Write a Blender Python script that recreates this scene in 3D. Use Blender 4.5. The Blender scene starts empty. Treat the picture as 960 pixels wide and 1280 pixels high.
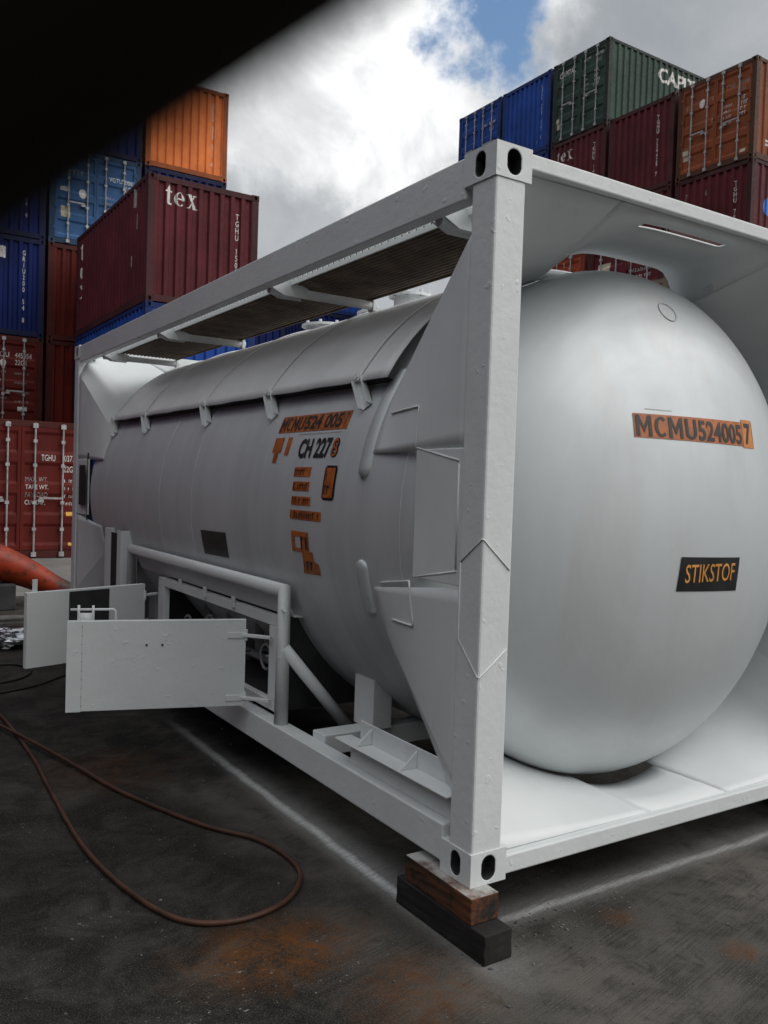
import bpy, bmesh, math, random
from math import sin, cos, pi, radians, sqrt, exp
from mathutils import Vector, Matrix

rnd = random.Random(7)
S = bpy.context.scene
COL = S.collection

# ------------------------------------------------------------------ camera
cd = bpy.data.cameras.new("camera")
cam = bpy.data.objects.new("camera", cd)
COL.objects.link(cam)
cam.matrix_world = Matrix(((0.84077441, -0.01028074, -0.541288, -1.8875),
                           (-0.54038642, 0.04478021, -0.84022452, -2.2954),
                           (0.03287712, 0.99894396, 0.03209449, 1.6041),
                           (0, 0, 0, 1)))
cd.sensor_fit = 'VERTICAL'
cd.sensor_height = 36.0
cd.sensor_width = 27.0
cd.lens = 1070.936 / 1280 * 36.0
cd.clip_start = 0.005
cd.clip_end = 2000
cd.dof.use_dof = True
cd.dof.focus_distance = 5.0
cd.dof.aperture_fstop = 7.6
S.camera = cam

# ------------------------------------------------------------------ light
SUN_DIR = Vector((0.70, -0.74, 0.92)).normalized()
sd = bpy.data.lights.new("sun", 'SUN')
sd.energy = 1.9
sd.angle = radians(50)
sd.color = (1.0, 0.98, 0.955)
sun = bpy.data.objects.new("sun", sd)
sun.rotation_euler = (-SUN_DIR).to_track_quat('-Z', 'Y').to_euler()
COL.objects.link(sun)

S.view_settings.view_transform = 'Standard'
S.view_settings.look = 'None'
S.view_settings.exposure = -0.24
S.view_settings.gamma = 1.0
S.view_settings.use_curve_mapping = False
S.cycles.max_bounces = 8
S.cycles.use_denoising = True


class NT:
    """small helper round a node tree"""

    def __init__(self, tree):
        self.t = tree
        tree.nodes.clear()

    def n(self, kind, ins=None, **attrs):
        nd = self.t.nodes.new(kind)
        for k, v in attrs.items():
            setattr(nd, k, v)
        for k, v in (ins or {}).items():
            self.put(nd.inputs[k], v)
        return nd

    def put(self, sock, v):
        if isinstance(v, bpy.types.NodeSocket):
            self.t.links.new(v, sock)
        elif v is not None:
            if isinstance(v, (tuple, list, Vector)) and len(v) == 3 and len(sock.default_value) == 4:
                v = (*v, 1.0)
            sock.default_value = v

    def m(self, op, a, b=0.0, c=None, clamp=False):
        nd = self.t.nodes.new('ShaderNodeMath')
        nd.operation = op
        nd.use_clamp = clamp
        self.put(nd.inputs[0], a)
        self.put(nd.inputs[1], b)
        if c is not None:
            self.put(nd.inputs[2], c)
        return nd.outputs[0]

    def vm(self, op, a, b=None):
        nd = self.t.nodes.new('ShaderNodeVectorMath')
        nd.operation = op
        self.put(nd.inputs[0], a)
        if b is not None:
            self.put(nd.inputs[1], b)
        return nd.outputs['Value'] if op in ('DOT_PRODUCT', 'LENGTH', 'DISTANCE') else nd.outputs[0]

    def mix(self, f, a, b):
        nd = self.t.nodes.new('ShaderNodeMix')
        nd.data_type = 'RGBA'
        self.put(nd.inputs[0], f)
        self.put(nd.inputs[6], a)
        self.put(nd.inputs[7], b)
        return nd.outputs[2]

    def ramp(self, v, lo, hi, a=0.0, b=1.0, smooth=True):
        nd = self.n('ShaderNodeMapRange', {0: v, 1: lo, 2: hi, 3: a, 4: b})
        nd.interpolation_type = 'SMOOTHSTEP' if smooth else 'LINEAR'
        nd.clamp = True
        return nd.outputs[0]

    def noise(self, vec, scale, detail=4, rough=0.55, dist=0.0):
        nd = self.n('ShaderNodeTexNoise', {'Vector': vec, 'Scale': scale, 'Detail': detail, 'Roughness': rough, 'Distortion': dist})
        return nd.outputs[0]

    def scaled(self, vec, s):
        return self.n('ShaderNodeMapping', {'Vector': vec, 'Scale': s}).outputs[0]


# ------------------------------------------------------------------ sky
W = bpy.data.worlds.new("World")
S.world = W
W.use_nodes = True
T = NT(W.node_tree)
sky = T.n('ShaderNodeTexSky')
sky.sky_type = 'NISHITA'
sky.sun_disc = False
sky.sun_elevation = math.asin(SUN_DIR.z)
sky.sun_rotation = math.atan2(SUN_DIR.x, SUN_DIR.y)
sky.air_density = 1.0
sky.dust_density = 1.5
d = T.n('ShaderNodeTexCoord').outputs['Generated']
n1 = T.noise(d, 5.0, 8, 0.58, 0.3)
n2 = T.noise(d, 2.2, 5, 0.55, 0.2)
n3 = T.noise(d, 13.0, 6, 0.6)


def lobe(dirv, lo, hi):
    v = Vector(dirv).normalized()
    return T.ramp(T.vm('DOT_PRODUCT', d, tuple(v)), lo, hi)


warp = T.m('MULTIPLY', T.m('SUBTRACT', n1, 0.5), 1.0)
# a bank of bright cumulus to the north, grey sheets round it, an added dimming of the unseen low west, a gap of blue
puff = T.noise(d, 7.0, 10, 0.62, 0.5)
bright = T.m('ADD', lobe((0.425, 0.772, 0.49), 0.962, 0.996), T.m('MULTIPLY', T.m('SUBTRACT', n1, 0.5), 2.2))
bright = T.ramp(bright, 0.25, 0.75)
white = T.mix(T.ramp(puff, 0.36, 0.66), (8.6, 8.8, 9.0), (13.5, 13.5, 13.5))
behind = T.ramp(T.m('ADD', T.vm('DOT_PRODUCT', d, tuple(Vector((0.35, -0.62, 0.70)).normalized())), T.m('MULTIPLY', warp, 0.6)), 0.1, 0.95)
grey = T.mix(T.ramp(T.m('ADD', T.m('MULTIPLY', n2, 0.6), T.m('MULTIPLY', puff, 0.4)), 0.36, 0.64), (3.9, 4.25, 4.6), (6.0, 6.25, 6.5))
cloud = T.mix(bright, grey, white)
cloud = T.mix(behind, cloud, (8.0, 8.0, 7.9))
dxyz = T.n('ShaderNodeSeparateXYZ', {0: d}).outputs
low = T.ramp(dxyz[2], 0.25, 0.65, 1.0, 0.0)
west = T.m('SUBTRACT', 1.0, T.m('MULTIPLY', low, T.ramp(dxyz[0], -0.70, 0.20, 0.94, 0.0)))  # low western sky dimmed to darken the tank's flank
high = T.m('MULTIPLY', T.ramp(dxyz[2], 0.40, 0.65), T.ramp(dxyz[0], -0.5, 0.1, 1.0, 0.0))
west = T.m('ADD', west, T.m('MULTIPLY', high, 1.3))  # brightening added high in the unseen west, for the shield
cloud = T.vm('SCALE', cloud)
T.put(cloud.node.inputs['Scale'], west)
gap = T.m('ADD', lobe((0.545, 0.700, 0.464), 0.9945, 0.9996), T.m('MULTIPLY', T.m('SUBTRACT', n3, 0.5), 2.0))
gap = T.m('ADD', gap, T.m('MULTIPLY', T.m('SUBTRACT', n1, 0.5), 2.4))
gap = T.ramp(gap, 0.55, 1.1)
skyc = T.mix(0.3, T.vm('MULTIPLY', sky.outputs[0], (1.5, 1.5, 1.5)), (2.0, 4.6, 8.6))
col = T.mix(gap, cloud, skyc)
bg = T.n('ShaderNodeBackground', {'Color': col, 'Strength': 0.1})
out = T.n('ShaderNodeOutputWorld', {'Surface': bg.outputs[0]})


# ------------------------------------------------------------------ materials
MATS = {}


def principled(name):
    m = bpy.data.materials.new(name)
    m.use_nodes = True
    T = NT(m.node_tree)
    b = T.n('ShaderNodeBsdfPrincipled')
    T.n('ShaderNodeOutputMaterial', {'Surface': b.outputs[0]})
    MATS[name] = m
    return m, T, b


def simple(name, color, rough=0.5, metal=0.0, var=0.15, bump=0.0, scale=12.0):
    if name in MATS:
        return MATS[name]
    m, T, b = principled(name)
    p = T.n('ShaderNodeTexCoord').outputs['Object']
    n = T.noise(p, scale, 5, 0.6)
    dark = tuple(c * (1 - var) for c in color)
    light = tuple(min(1, c * (1 + var)) for c in color)
    T.put(b.inputs['Base Color'], T.mix(T.ramp(n, 0.3, 0.7), dark, light))
    T.put(b.inputs['Roughness'], T.ramp(n, 0.2, 0.8, rough - 0.08, rough + 0.08))
    b.inputs['Metallic'].default_value = metal
    if bump:
        bp = T.n('ShaderNodeBump', {'Height': T.noise(p, scale * 4, 4, 0.6), 'Strength': bump, 'Distance': 0.004})
        T.put(b.inputs['Normal'], bp.outputs[0])
    return m


def white_paint(name, base, rough, lump, grime=0.12, metal=0.0):
    m, T, b = principled(name)
    b.inputs['Metallic'].default_value = metal
    p = T.n('ShaderNodeTexCoord').outputs['Object']
    n = T.noise(p, 3.0, 6, 0.6)
    f = T.noise(p, 28.0, 4, 0.6)
    c = T.mix(T.ramp(n, 0.35, 0.7), base, tuple(x * (1 - grime * 0.5) for x in base))
    if metal:
        c = T.mix(T.m('MULTIPLY', T.ramp(T.noise(T.scaled(p, (0.35, 5.5, 0.35)), 1.0, 5, 0.65), 0.42, 0.66), 0.30), c, tuple(x * 0.72 for x in base))
        c = T.mix(T.m('MULTIPLY', T.ramp(T.noise(T.scaled(p, (3.0, 3.0, 0.5)), 1.0, 5, 0.7), 0.50, 0.72), 0.18), c, (0.42, 0.40, 0.36))
    spots = T.ramp(T.noise(p, 46.0, 3, 0.6), 0.72, 0.80)
    c = T.mix(T.m('MULTIPLY', spots, 0.35), c, (0.35, 0.30, 0.24))
    T.put(b.inputs['Base Color'], c)
    T.put(b.inputs['Roughness'], T.ramp(f, 0.3, 0.7, rough - 0.06, rough + 0.1) if not metal else T.ramp(n, 0.3, 0.7, rough - 0.03, rough + 0.05))
    h = T.m('ADD', T.m('MULTIPLY', T.noise(p, 7.0, 5, 0.6), 0.6), T.m('MULTIPLY', f, 0.5))
    pit = T.ramp(T.noise(p, 22.0, 2, 0.5), 0.66, 0.74)
    h = T.m('ADD', h, T.m('MULTIPLY', pit, 0.5))
    bp = T.n('ShaderNodeBump', {'Height': h, 'Strength': lump, 'Distance': 0.006})
    T.put(b.inputs['Normal'], bp.outputs[0])
    return m


FRAME_W = white_paint("white_frame_paint", (0.69, 0.715, 0.72), 0.45, 0.42)
SKIRT_W = white_paint("white_plate_paint", (0.70, 0.725, 0.73), 0.48, 0.10)
TANK_W = white_paint("silver_white_tank_paint", (0.62, 0.65, 0.665), 0.50, 0.0, metal=0.30)
SHIELD_W = white_paint("pale_shield_paint", (0.74, 0.75, 0.755), 0.45, 0.12, 0.2)
GRATE = simple("rusty_brown_grating", (0.120, 0.090, 0.060), 0.75, 0.0, 0.5, 0.1, 6)
DARK = simple("black_void_shade", (0.012, 0.012, 0.013), 0.7)  # stands for the shade in slots, gaps and casting holes
DARK_STEEL_SHADE = simple("dark_steel_and_hole_shade", (0.03, 0.03, 0.032), 0.5)  # dark steel, also the painted-in shade of the tank's casting holes
PIPE = simple("valve_grey_steel", (0.22, 0.22, 0.22), 0.45)
STEEL = simple("galvanised_steel", (0.42, 0.42, 0.42), 0.45, 0.4, 0.25, 0, 9)
LETTER_W = simple("white_stencil_paint", (0.72, 0.71, 0.68), 0.6, 0, 0.25, 0, 16)
LETTER_D = simple("faded_stencil_paint", (0.36, 0.33, 0.32), 0.6, 0, 0.35, 0, 16)
LETTER_B = simple("black_stencil_paint", (0.016, 0.015, 0.014), 0.5)
ORANGE_S = simple("orange_sticker", (0.40, 0.105, 0.016), 0.45, 0, 0.35, 0, 18)
BLACK_S = simple("black_sticker", (0.010, 0.010, 0.011), 0.4)
YELLOW_L = simple("amber_lettering", (0.68, 0.30, 0.06), 0.5)
YELLOW_S = simple("yellow_sticker", (0.62, 0.32, 0.02), 0.5)
BLUE_S = simple("bright_blue_sticker", (0.02, 0.16, 0.62), 0.4)
CREAM_S = simple("cream_sticker", (0.55, 0.50, 0.38), 0.6)

m, T, b = principled("hand_shade_black")  # hand painted near black, standing for its backlit shade
b.inputs['Base Color'].default_value = (0.008, 0.006, 0.0045, 1)
b.inputs['Roughness'].default_value = 0.9
b.inputs['Specular IOR Level'].default_value = 0.1
HANDM = m


def container_paint(name, base, rust=0.35):
    """sun-bleached container paint with rust runs and grime"""
    if name in MATS:
        return MATS[name]
    m, T, b = principled(name)
    p = T.n('ShaderNodeTexCoord').outputs['Object']
    rand = T.n('ShaderNodeObjectInfo').outputs['Random']
    pv = T.vm('ADD', p, T.n('ShaderNodeCombineXYZ', {0: T.m('MULTIPLY', rand, 31.0), 1: T.m('MULTIPLY', rand, 17.0)}).outputs[0])
    big = T.noise(pv, 0.9, 5, 0.6)
    streak = T.noise(T.scaled(pv, (9.0, 9.0, 0.7)), 1.0, 5, 0.65)
    fine = T.noise(pv, 14.0, 5, 0.65)
    c = T.mix(T.ramp(big, 0.3, 0.75), tuple(x * 0.72 for x in base), tuple(min(1, x * 1.18) for x in base))
    c = T.mix(T.m('MULTIPLY', T.ramp(streak, 0.52, 0.78), 0.45), c, tuple(0.5 * x + 0.006 for x in base))
    rm = T.m('MULTIPLY', T.ramp(T.m('ADD', T.m('MULTIPLY', fine, 0.6), T.m('MULTIPLY', streak, 0.5)), 0.66, 0.78), rust)
    c = T.mix(rm, c, (0.10, 0.045, 0.022))
    T.put(b.inputs['Base Color'], c)
    T.put(b.inputs['Roughness'], T.ramp(fine, 0.3, 0.7, 0.5, 0.72))
    b.inputs['Specular IOR Level'].default_value = 0.22
    bp = T.n('ShaderNodeBump', {'Height': fine, 'Strength': 0.12, 'Distance': 0.01})
    T.put(b.inputs['Normal'], bp.outputs[0])
    return m


CP = {
    'blue': container_paint("royal_blue_paint", (0.014, 0.070, 0.34)),
    'navy': container_paint("deep_blue_paint", (0.003, 0.014, 0.12)),
    'paleblue': container_paint("faded_blue_paint", (0.045, 0.13, 0.30), 0.5),
    'maroon': container_paint("maroon_paint", (0.115, 0.018, 0.025)),
    'red': container_paint("brick_red_paint", (0.125, 0.013, 0.009)),
    'rust': container_paint("rusty_orange_paint", (0.27, 0.075, 0.026), 0.8),
    'orange': container_paint("bright_orange_paint", (0.90, 0.25, 0.07), 0.15),
    'green': container_paint("dark_green_paint", (0.035, 0.072, 0.056), 0.3),
    'vermil': container_paint("red_orange_paint", (0.42, 0.075, 0.030), 0.25),
}
CASTM = {k: container_paint(k + "_frame_paint", tuple(x * 0.55 + 0.008 for x in c), 0.8) for k, c in {
    'blue': (0.010, 0.045, 0.26), 'navy': (0.004, 0.012, 0.09), 'paleblue': (0.045, 0.11, 0.22), 'maroon': (0.11, 0.025, 0.028),
    'red': (0.13, 0.018, 0.012), 'rust': (0.17, 0.065, 0.03), 'orange': (0.62, 0.15, 0.035), 'green': (0.03, 0.05, 0.042), 'vermil': (0.36, 0.07, 0.03)}.items()}

# timber
m, T, b = principled("rust_stained_timber")
p = T.n('ShaderNodeTexCoord').outputs['Object']
g = T.noise(T.scaled(p, (18, 1.5, 18)), 2.0, 6, 0.65)
st = T.noise(p, 9.0, 5, 0.6)
c = T.mix(T.ramp(g, 0.35, 0.7), (0.035, 0.015, 0.008), (0.130, 0.042, 0.012))
c = T.mix(T.ramp(st, 0.46, 0.62), c, (0.012, 0.012, 0.009))
geo = T.n('ShaderNodeNewGeometry')
spray = T.m('MULTIPLY', T.ramp(T.n('ShaderNodeSeparateXYZ', {0: geo.outputs['True Normal']}).outputs[2], 0.7, 0.95), T.ramp(st, 0.32, 0.62))
c = T.mix(T.m('MULTIPLY', spray, 0.75), c, (0.55, 0.55, 0.53))
T.put(b.inputs['Base Color'], c)
b.inputs['Roughness'].default_value = 0.85
T.put(b.inputs['Normal'], T.n('ShaderNodeBump', {'Height': g, 'Strength': 0.6, 'Distance': 0.006}).outputs[0])
TIMBER_A = m
TIMBER_B = simple("tarred_black_timber", (0.011, 0.009, 0.008), 0.85, 0, 0.5, 0.5, 9)

# weathered orange boom
m, T, b = principled("weathered_red_orange_paint")
p = T.n('ShaderNodeTexCoord').outputs['Object']
st = T.noise(p, 3.0, 6, 0.65)
c = T.mix(T.ramp(st, 0.35, 0.7), (0.40, 0.040, 0.008), (0.22, 0.026, 0.008))
c = T.mix(T.m('MULTIPLY', T.ramp(T.noise(p, 11.0, 6, 0.7), 0.48, 0.66), 0.7), c, (0.045, 0.020, 0.012))
tip = T.ramp(T.m('ADD', T.n('ShaderNodeSeparateXYZ', {0: p}).outputs[0], T.m('MULTIPLY', st, 0.5)), 0.45, 0.85)
c = T.mix(tip, c, (0.03, 0.025, 0.018))
T.put(b.inputs['Base Color'], c)
b.inputs['Roughness'].default_value = 0.5
BOOM = m
FOIL = simple("crumpled_silver_foil", (0.55, 0.56, 0.58), 0.22, 1.0, 0.2, 0.3, 20)
RUBBER = simple("rust_brown_hose_rubber", (0.050, 0.017, 0.007), 0.6, 0, 0.4, 0, 8)
BLACKR = simple("black_cable_rubber", (0.010, 0.010, 0.010), 0.6)
CONC = simple("grey_concrete", (0.17, 0.165, 0.155), 0.85, 0, 0.3, 0.4, 7)
DARKCONC = simple("dark_grey_concrete", (0.055, 0.055, 0.056), 0.85, 0, 0.3, 0.4, 5)

# ground
m, T, b = principled("stained_yard_concrete")
P3 = T.n('ShaderNodeNewGeometry').outputs['Position']
sp = T.n('ShaderNodeSeparateXYZ', {0: P3})
X, Y = sp.outputs[0], sp.outputs[1]
nb = T.noise(P3, 1.1, 6, 0.6, 0.4)
nm = T.noise(P3, 5.0, 6, 0.62, 0.3)
nf = T.noise(P3, 70.0, 6, 0.8)
c = T.mix(T.ramp(nb, 0.32, 0.68), (0.050, 0.047, 0.042), (0.115, 0.106, 0.096))
c = T.mix(T.m('MULTIPLY', T.ramp(nm, 0.45, 0.75), 0.6), c, (0.022, 0.020, 0.019))
c = T.mix(T.m('MULTIPLY', T.ramp(nf, 0.45, 0.75), 0.45), c, (0.115, 0.108, 0.10))
# broom ridges across the concrete
rid = T.noise(T.scaled(T.n('ShaderNodeMapping', {'Vector': P3, 'Rotation': (0, 0, radians(-12))}).outputs[0], (3.0, 170.0, 1.0)), 1.0, 3, 0.6)
c = T.mix(T.m('MULTIPLY', T.m('MULTIPLY', T.ramp(rid, 0.42, 0.64), T.ramp(nm, 0.35, 0.6)), 0.45), c, (0.016, 0.015, 0.014))


def blob(cx, cy, r, soft=0.6, nz=None, amp=0.9, sx=1.0, rot=0.0):
    q = T.vm('SUBTRACT', P3, (cx, cy, 0))
    q = T.n('ShaderNodeMapping', {'Vector': q, 'Rotation': (0, 0, rot), 'Scale': (1.0 / sx, 1.0, 0.0)}).outputs[0]
    L = T.vm('LENGTH', q)
    L = T.m('ADD', L, T.m('MULTIPLY', T.m('SUBTRACT', nz or nm, 0.5), r * amp))
    return T.ramp(L, r * (1 - soft), r * (1 + soft * 0.35), 1.0, 0.0)


oil_shade = T.m('MAXIMUM', blob(-0.55, 3.3, 1.75, 0.5, nb, 1.2), blob(-1.15, 0.95, 0.35, 0.6))
oil_shade = T.m('MAXIMUM', oil_shade, T.m('MULTIPLY', blob(-1.05, 1.6, 0.6, 0.7, nm), 0.7))
oil_shade = T.m('MAXIMUM', oil_shade, T.m('MULTIPLY', blob(-1.55, 0.9, 0.75, 0.6, nm, 0.8), 0.9))
oil_shade = T.m('MAXIMUM', oil_shade, T.m('MULTIPLY', blob(0.9, 0.55, 0.45, 0.6), 0.75))
oil_shade = T.m('MAXIMUM', oil_shade, T.m('MULTIPLY', T.ramp(T.m('ADD', T.m('ADD', X, T.m('MULTIPLY', nb, 0.9)), T.m('MULTIPLY', nm, 0.45)), 0.10, 0.62, 0.95, 0.0), T.ramp(Y, 4.0, 9.0, 1.0, 0.0)))  # broad ramp adds painted shade on the left ground to the stains
c = T.mix(T.m('MULTIPLY', oil_shade, T.ramp(T.noise(P3, 3.4, 7, 0.72, 0.8), 0.36, 0.62, 0.62, 0.97)), c, (0.008, 0.0078, 0.007))
rust = T.m('MAXIMUM', blob(-0.60, 0.30, 0.24, 0.9, nm, 1.1, 1.5, 0.5), T.m('MULTIPLY', blob(-0.30, -0.12, 0.26, 0.9, nm, 1.2), 0.55))
rust = T.m('MAXIMUM', rust, blob(0.82, -0.50, 0.075, 0.9))
rust = T.m('MAXIMUM', rust, T.m('MULTIPLY', blob(0.62, -0.12, 0.09, 0.9), 0.5))
rust = T.m('MAXIMUM', rust, T.m('MULTIPLY', blob(-0.6, 2.35, 0.4, 0.9), 0.35))
grain = T.noise(P3, 190.0, 3, 0.7)
c = T.mix(T.m('MULTIPLY', T.ramp(grain, 0.52, 0.70), 0.5), c, (0.17, 0.16, 0.145))
c = T.mix(T.m('MULTIPLY', T.ramp(grain, 0.30, 0.46, 1.0, 0.0), 0.6), c, (0.010, 0.010, 0.009))
pat = T.noise(P3, 9.0, 7, 0.75, 0.6)
c = T.mix(T.m('MULTIPLY', T.ramp(pat, 0.52, 0.70), 0.55), c, (0.018, 0.017, 0.016))
c = T.mix(T.m('MULTIPLY', T.m('MULTIPLY', rust, 0.85), T.ramp(T.m('ADD', T.m('MULTIPLY', pat, 0.6), T.m('MULTIPLY', nf, 0.5)), 0.42, 0.66)), c, (0.135, 0.050, 0.012))
# white overspray that drifted down along both lower rails
wob = T.m('MULTIPLY', T.m('SUBTRACT', nm, 0.5), 0.05)


def band(coord, centre, w_out, w_in, along, lo0, lo1, hi0, hi1, amt):
    dd = T.m('SUBTRACT', T.m('ADD', coord, wob), centre)
    inn = T.ramp(dd, 0.0, w_in, 1.0, 0.0)
    outt = T.ramp(dd, -w_out, 0.0, 0.0, 1.0)
    a = T.m('MULTIPLY', T.m('MULTIPLY', inn, outt), T.m('MULTIPLY', T.ramp(along, lo0, lo1), T.ramp(along, hi0, hi1, 1.0, 0.0)))
    return T.m('MULTIPLY', a, amt)


spray = T.m('MAXIMUM', band(X, -0.005, 0.055, 0.05, Y, -0.25, 0.1, 1.3, 3.4, 0.95), band(X, 0.0, 0.12, 0.22, Y, -0.4, 0.0, 1.0, 3.0, 0.30))
spray = T.m('MAXIMUM', spray, band(Y, 0.075, 0.04, 0.05, X, 0.0, 0.3, 2.0, 2.9, 0.62))
spray = T.m('MAXIMUM', spray, band(Y, 0.08, 0.10, 0.16, X, 0.0, 0.25, 2.0, 2.9, 0.22))
spray = T.m('MULTIPLY', spray, T.ramp(T.m('ADD', T.m('MULTIPLY', nf, 0.5), T.m('MULTIPLY', rid, 0.5)), 0.33, 0.62, 0.35, 1.0))
c = T.mix(spray, c, (0.62, 0.63, 0.63))
# paint flecks and chips
fl = T.ramp(T.noise(T.scaled(P3, (1.0, 1.6, 1.0)), 30.0, 5, 0.8), 0.635, 0.68)
fl = T.m('MULTIPLY', fl, T.ramp(T.noise(P3, 2.3, 3, 0.6), 0.48, 0.62))
fl2 = T.ramp(T.noise(P3, 85.0, 3, 0.7), 0.735, 0.77)
fl = T.m('MAXIMUM', T.m('MULTIPLY', fl, 0.9), T.m('MULTIPLY', fl2, 0.7))
cl = T.m('MAXIMUM', blob(-0.84, 0.14, 0.24, 0.8), T.m('MULTIPLY', blob(-1.12, 1.75, 0.22, 0.8), 0.6))
cl = T.m('MULTIPLY', cl, T.ramp(T.noise(T.scaled(P3, (1.0, 1.5, 1.0)), 26.0, 6, 0.85), 0.60, 0.65))
fl = T.m('MAXIMUM', fl, T.m('MULTIPLY', cl, 0.95))
fl = T.m('MULTIPLY', fl, T.ramp(Y, 3.0, 7.0, 1.0, 0.0))
c = T.mix(fl, c, (0.36, 0.36, 0.34))
# the sunlit stretch further back, its light painted in as paler concrete
far = T.m('MULTIPLY', T.ramp(Y, 9.55, 9.6), 0.95)
sunlit_concrete = T.mix(T.ramp(nb, 0.3, 0.7), (0.19, 0.185, 0.175), (0.28, 0.27, 0.255))
sunlit_concrete = T.mix(T.m('MULTIPLY', T.ramp(nm, 0.5, 0.75), 0.4), sunlit_concrete, (0.10, 0.10, 0.10))
c = T.mix(far, c, sunlit_concrete)
T.put(b.inputs['Base Color'], c)
T.put(b.inputs['Roughness'], T.m('SUBTRACT', T.ramp(nf, 0.3, 0.7, 0.75, 0.95), T.m('MULTIPLY', oil_shade, 0.2)))
b.inputs['Specular IOR Level'].default_value = 0.06
h = T.m('ADD', T.m('MULTIPLY', nf, 0.5), T.m('MULTIPLY', rid, 0.7))
T.put(b.inputs['Normal'], T.n('ShaderNodeBump', {'Height': h, 'Strength': 0.7, 'Distance': 0.005}).outputs[0])
GROUND = m


# ------------------------------------------------------------------ mesh helpers
def link(name, mesh, parent=None, mat=None, smooth=False, bevel=0.0, loc=None):
    if isinstance(mesh, bmesh.types.BMesh):
        me = bpy.data.meshes.new(name)
        mesh.to_mesh(me)
        mesh.free()
    else:
        me = mesh
    if mat and not me.materials:
        me.materials.append(mat)
    if smooth:
        me.polygons.foreach_set('use_smooth', [True] * len(me.polygons))
    o = bpy.data.objects.new(name, me)
    COL.objects.link(o)
    if parent:
        o.parent = parent
    if loc is not None:
        o.location = loc
    if bevel:
        md = o.modifiers.new("bevel", 'BEVEL')
        md.width = bevel
        md.segments = 2
        md.limit_method = 'ANGLE'
        md.angle_limit = radians(40)
    return o


def thing(name, label, cat, loc=(0, 0, 0), rot=0.0, group=None):
    o = bpy.data.objects.new(name, None)
    COL.objects.link(o)
    o.location = loc
    o.rotation_euler = (0, 0, rot)
    o.empty_display_size = 0.1
    o['label'] = label
    o['category'] = cat
    if group:
        o['group'] = group
    return o


def tag(o, label, cat, group=None):
    o['label'] = label
    o['category'] = cat
    if group:
        o['group'] = group
    return o


def box(bm, lo, hi):
    x0, y0, z0 = lo
    x1, y1, z1 = hi
    v = [bm.verts.new(p) for p in ((x0, y0, z0), (x1, y0, z0), (x1, y1, z0), (x0, y1, z0), (x0, y0, z1), (x1, y0, z1), (x1, y1, z1), (x0, y1, z1))]
    for f in ((3, 2, 1, 0), (4, 5, 6, 7), (0, 1, 5, 4), (1, 2, 6, 5), (2, 3, 7, 6), (3, 0, 4, 7)):
        bm.faces.new([v[i] for i in f])
    return v


def obox(bm, c, ax, ay, az, hx, hy, hz):
    """box about c with axes and half sizes"""
    c, ax, ay, az = Vector(c), Vector(ax).normalized(), Vector(ay).normalized(), Vector(az).normalized()
    v = [bm.verts.new(c + ax * hx * i + ay * hy * j + az * hz * k) for k in (-1, 1) for (i, j) in ((-1, -1), (1, -1), (1, 1), (-1, 1))]
    fs = []
    for f in ((3, 2, 1, 0), (4, 5, 6, 7), (0, 1, 5, 4), (1, 2, 6, 5), (2, 3, 7, 6), (3, 0, 4, 7)):
        fs.append(bm.faces.new([v[i] for i in f]))
    if ax.cross(ay).dot(az) < 0:
        bmesh.ops.reverse_faces(bm, faces=fs)
    return v


def tube(bm, pts, r, seg=10, closed=False, cap=True):
    pts = [Vector(p) for p in pts]
    n = len(pts)
    rs = r if isinstance(r, (list, tuple)) else [r] * n
    rings = []
    prev = None
    for i, p in enumerate(pts):
        if closed:
            t = pts[(i + 1) % n] - pts[i - 1]
        else:
            t = pts[min(i + 1, n - 1)] - pts[max(i - 1, 0)]
        t.normalize()
        if prev is None:
            a = t.cross(Vector((0, 0, 1)))
            if a.length < 0.05:
                a = t.cross(Vector((1, 0, 0)))
            a.normalize()
        else:
            a = prev - t * prev.dot(t)
            a.normalize()
        prev = a
        bb = t.cross(a)
        rings.append([bm.verts.new(p + (a * cos(2 * pi * k / seg) + bb * sin(2 * pi * k / seg)) * rs[i]) for k in range(seg)])
    for i in range(n if closed else n - 1):
        A, B = rings[i], rings[(i + 1) % n]
        for k in range(seg):
            bm.faces.new((A[k], A[(k + 1) % seg], B[(k + 1) % seg], B[k]))
    if cap and not closed:
        bm.faces.new(rings[0][::-1])
        bm.faces.new(rings[-1])


def spline(pts, k=8, closed=False):
    pts = [Vector(p) for p in pts]
    n = len(pts)
    res = []
    rng_ = range(n) if closed else range(n - 1)
    for i in rng_:
        if closed:
            p0, p1, p2, p3 = pts[i - 1], pts[i], pts[(i + 1) % n], pts[(i + 2) % n]
        else:
            p0, p1, p2, p3 = pts[max(i - 1, 0)], pts[i], pts[i + 1], pts[min(i + 2, n - 1)]
        for j in range(k):
            t = j / k
            res.append(0.5 * ((2 * p1) + (-p0 + p2) * t + (2 * p0 - 5 * p1 + 4 * p2 - p3) * t * t + (-p0 + 3 * p1 - 3 * p2 + p3) * t ** 3))
    if not closed:
        res.append(pts[-1])
    return res


def grid(bm, rows):
    """quads over rows of points"""
    vs = [[bm.verts.new(p) for p in row] for row in rows]
    for a, b_ in zip(vs, vs[1:]):
        for i in range(len(a) - 1):
            bm.faces.new((a[i], a[i + 1], b_[i + 1], b_[i]))
    return vs


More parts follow.
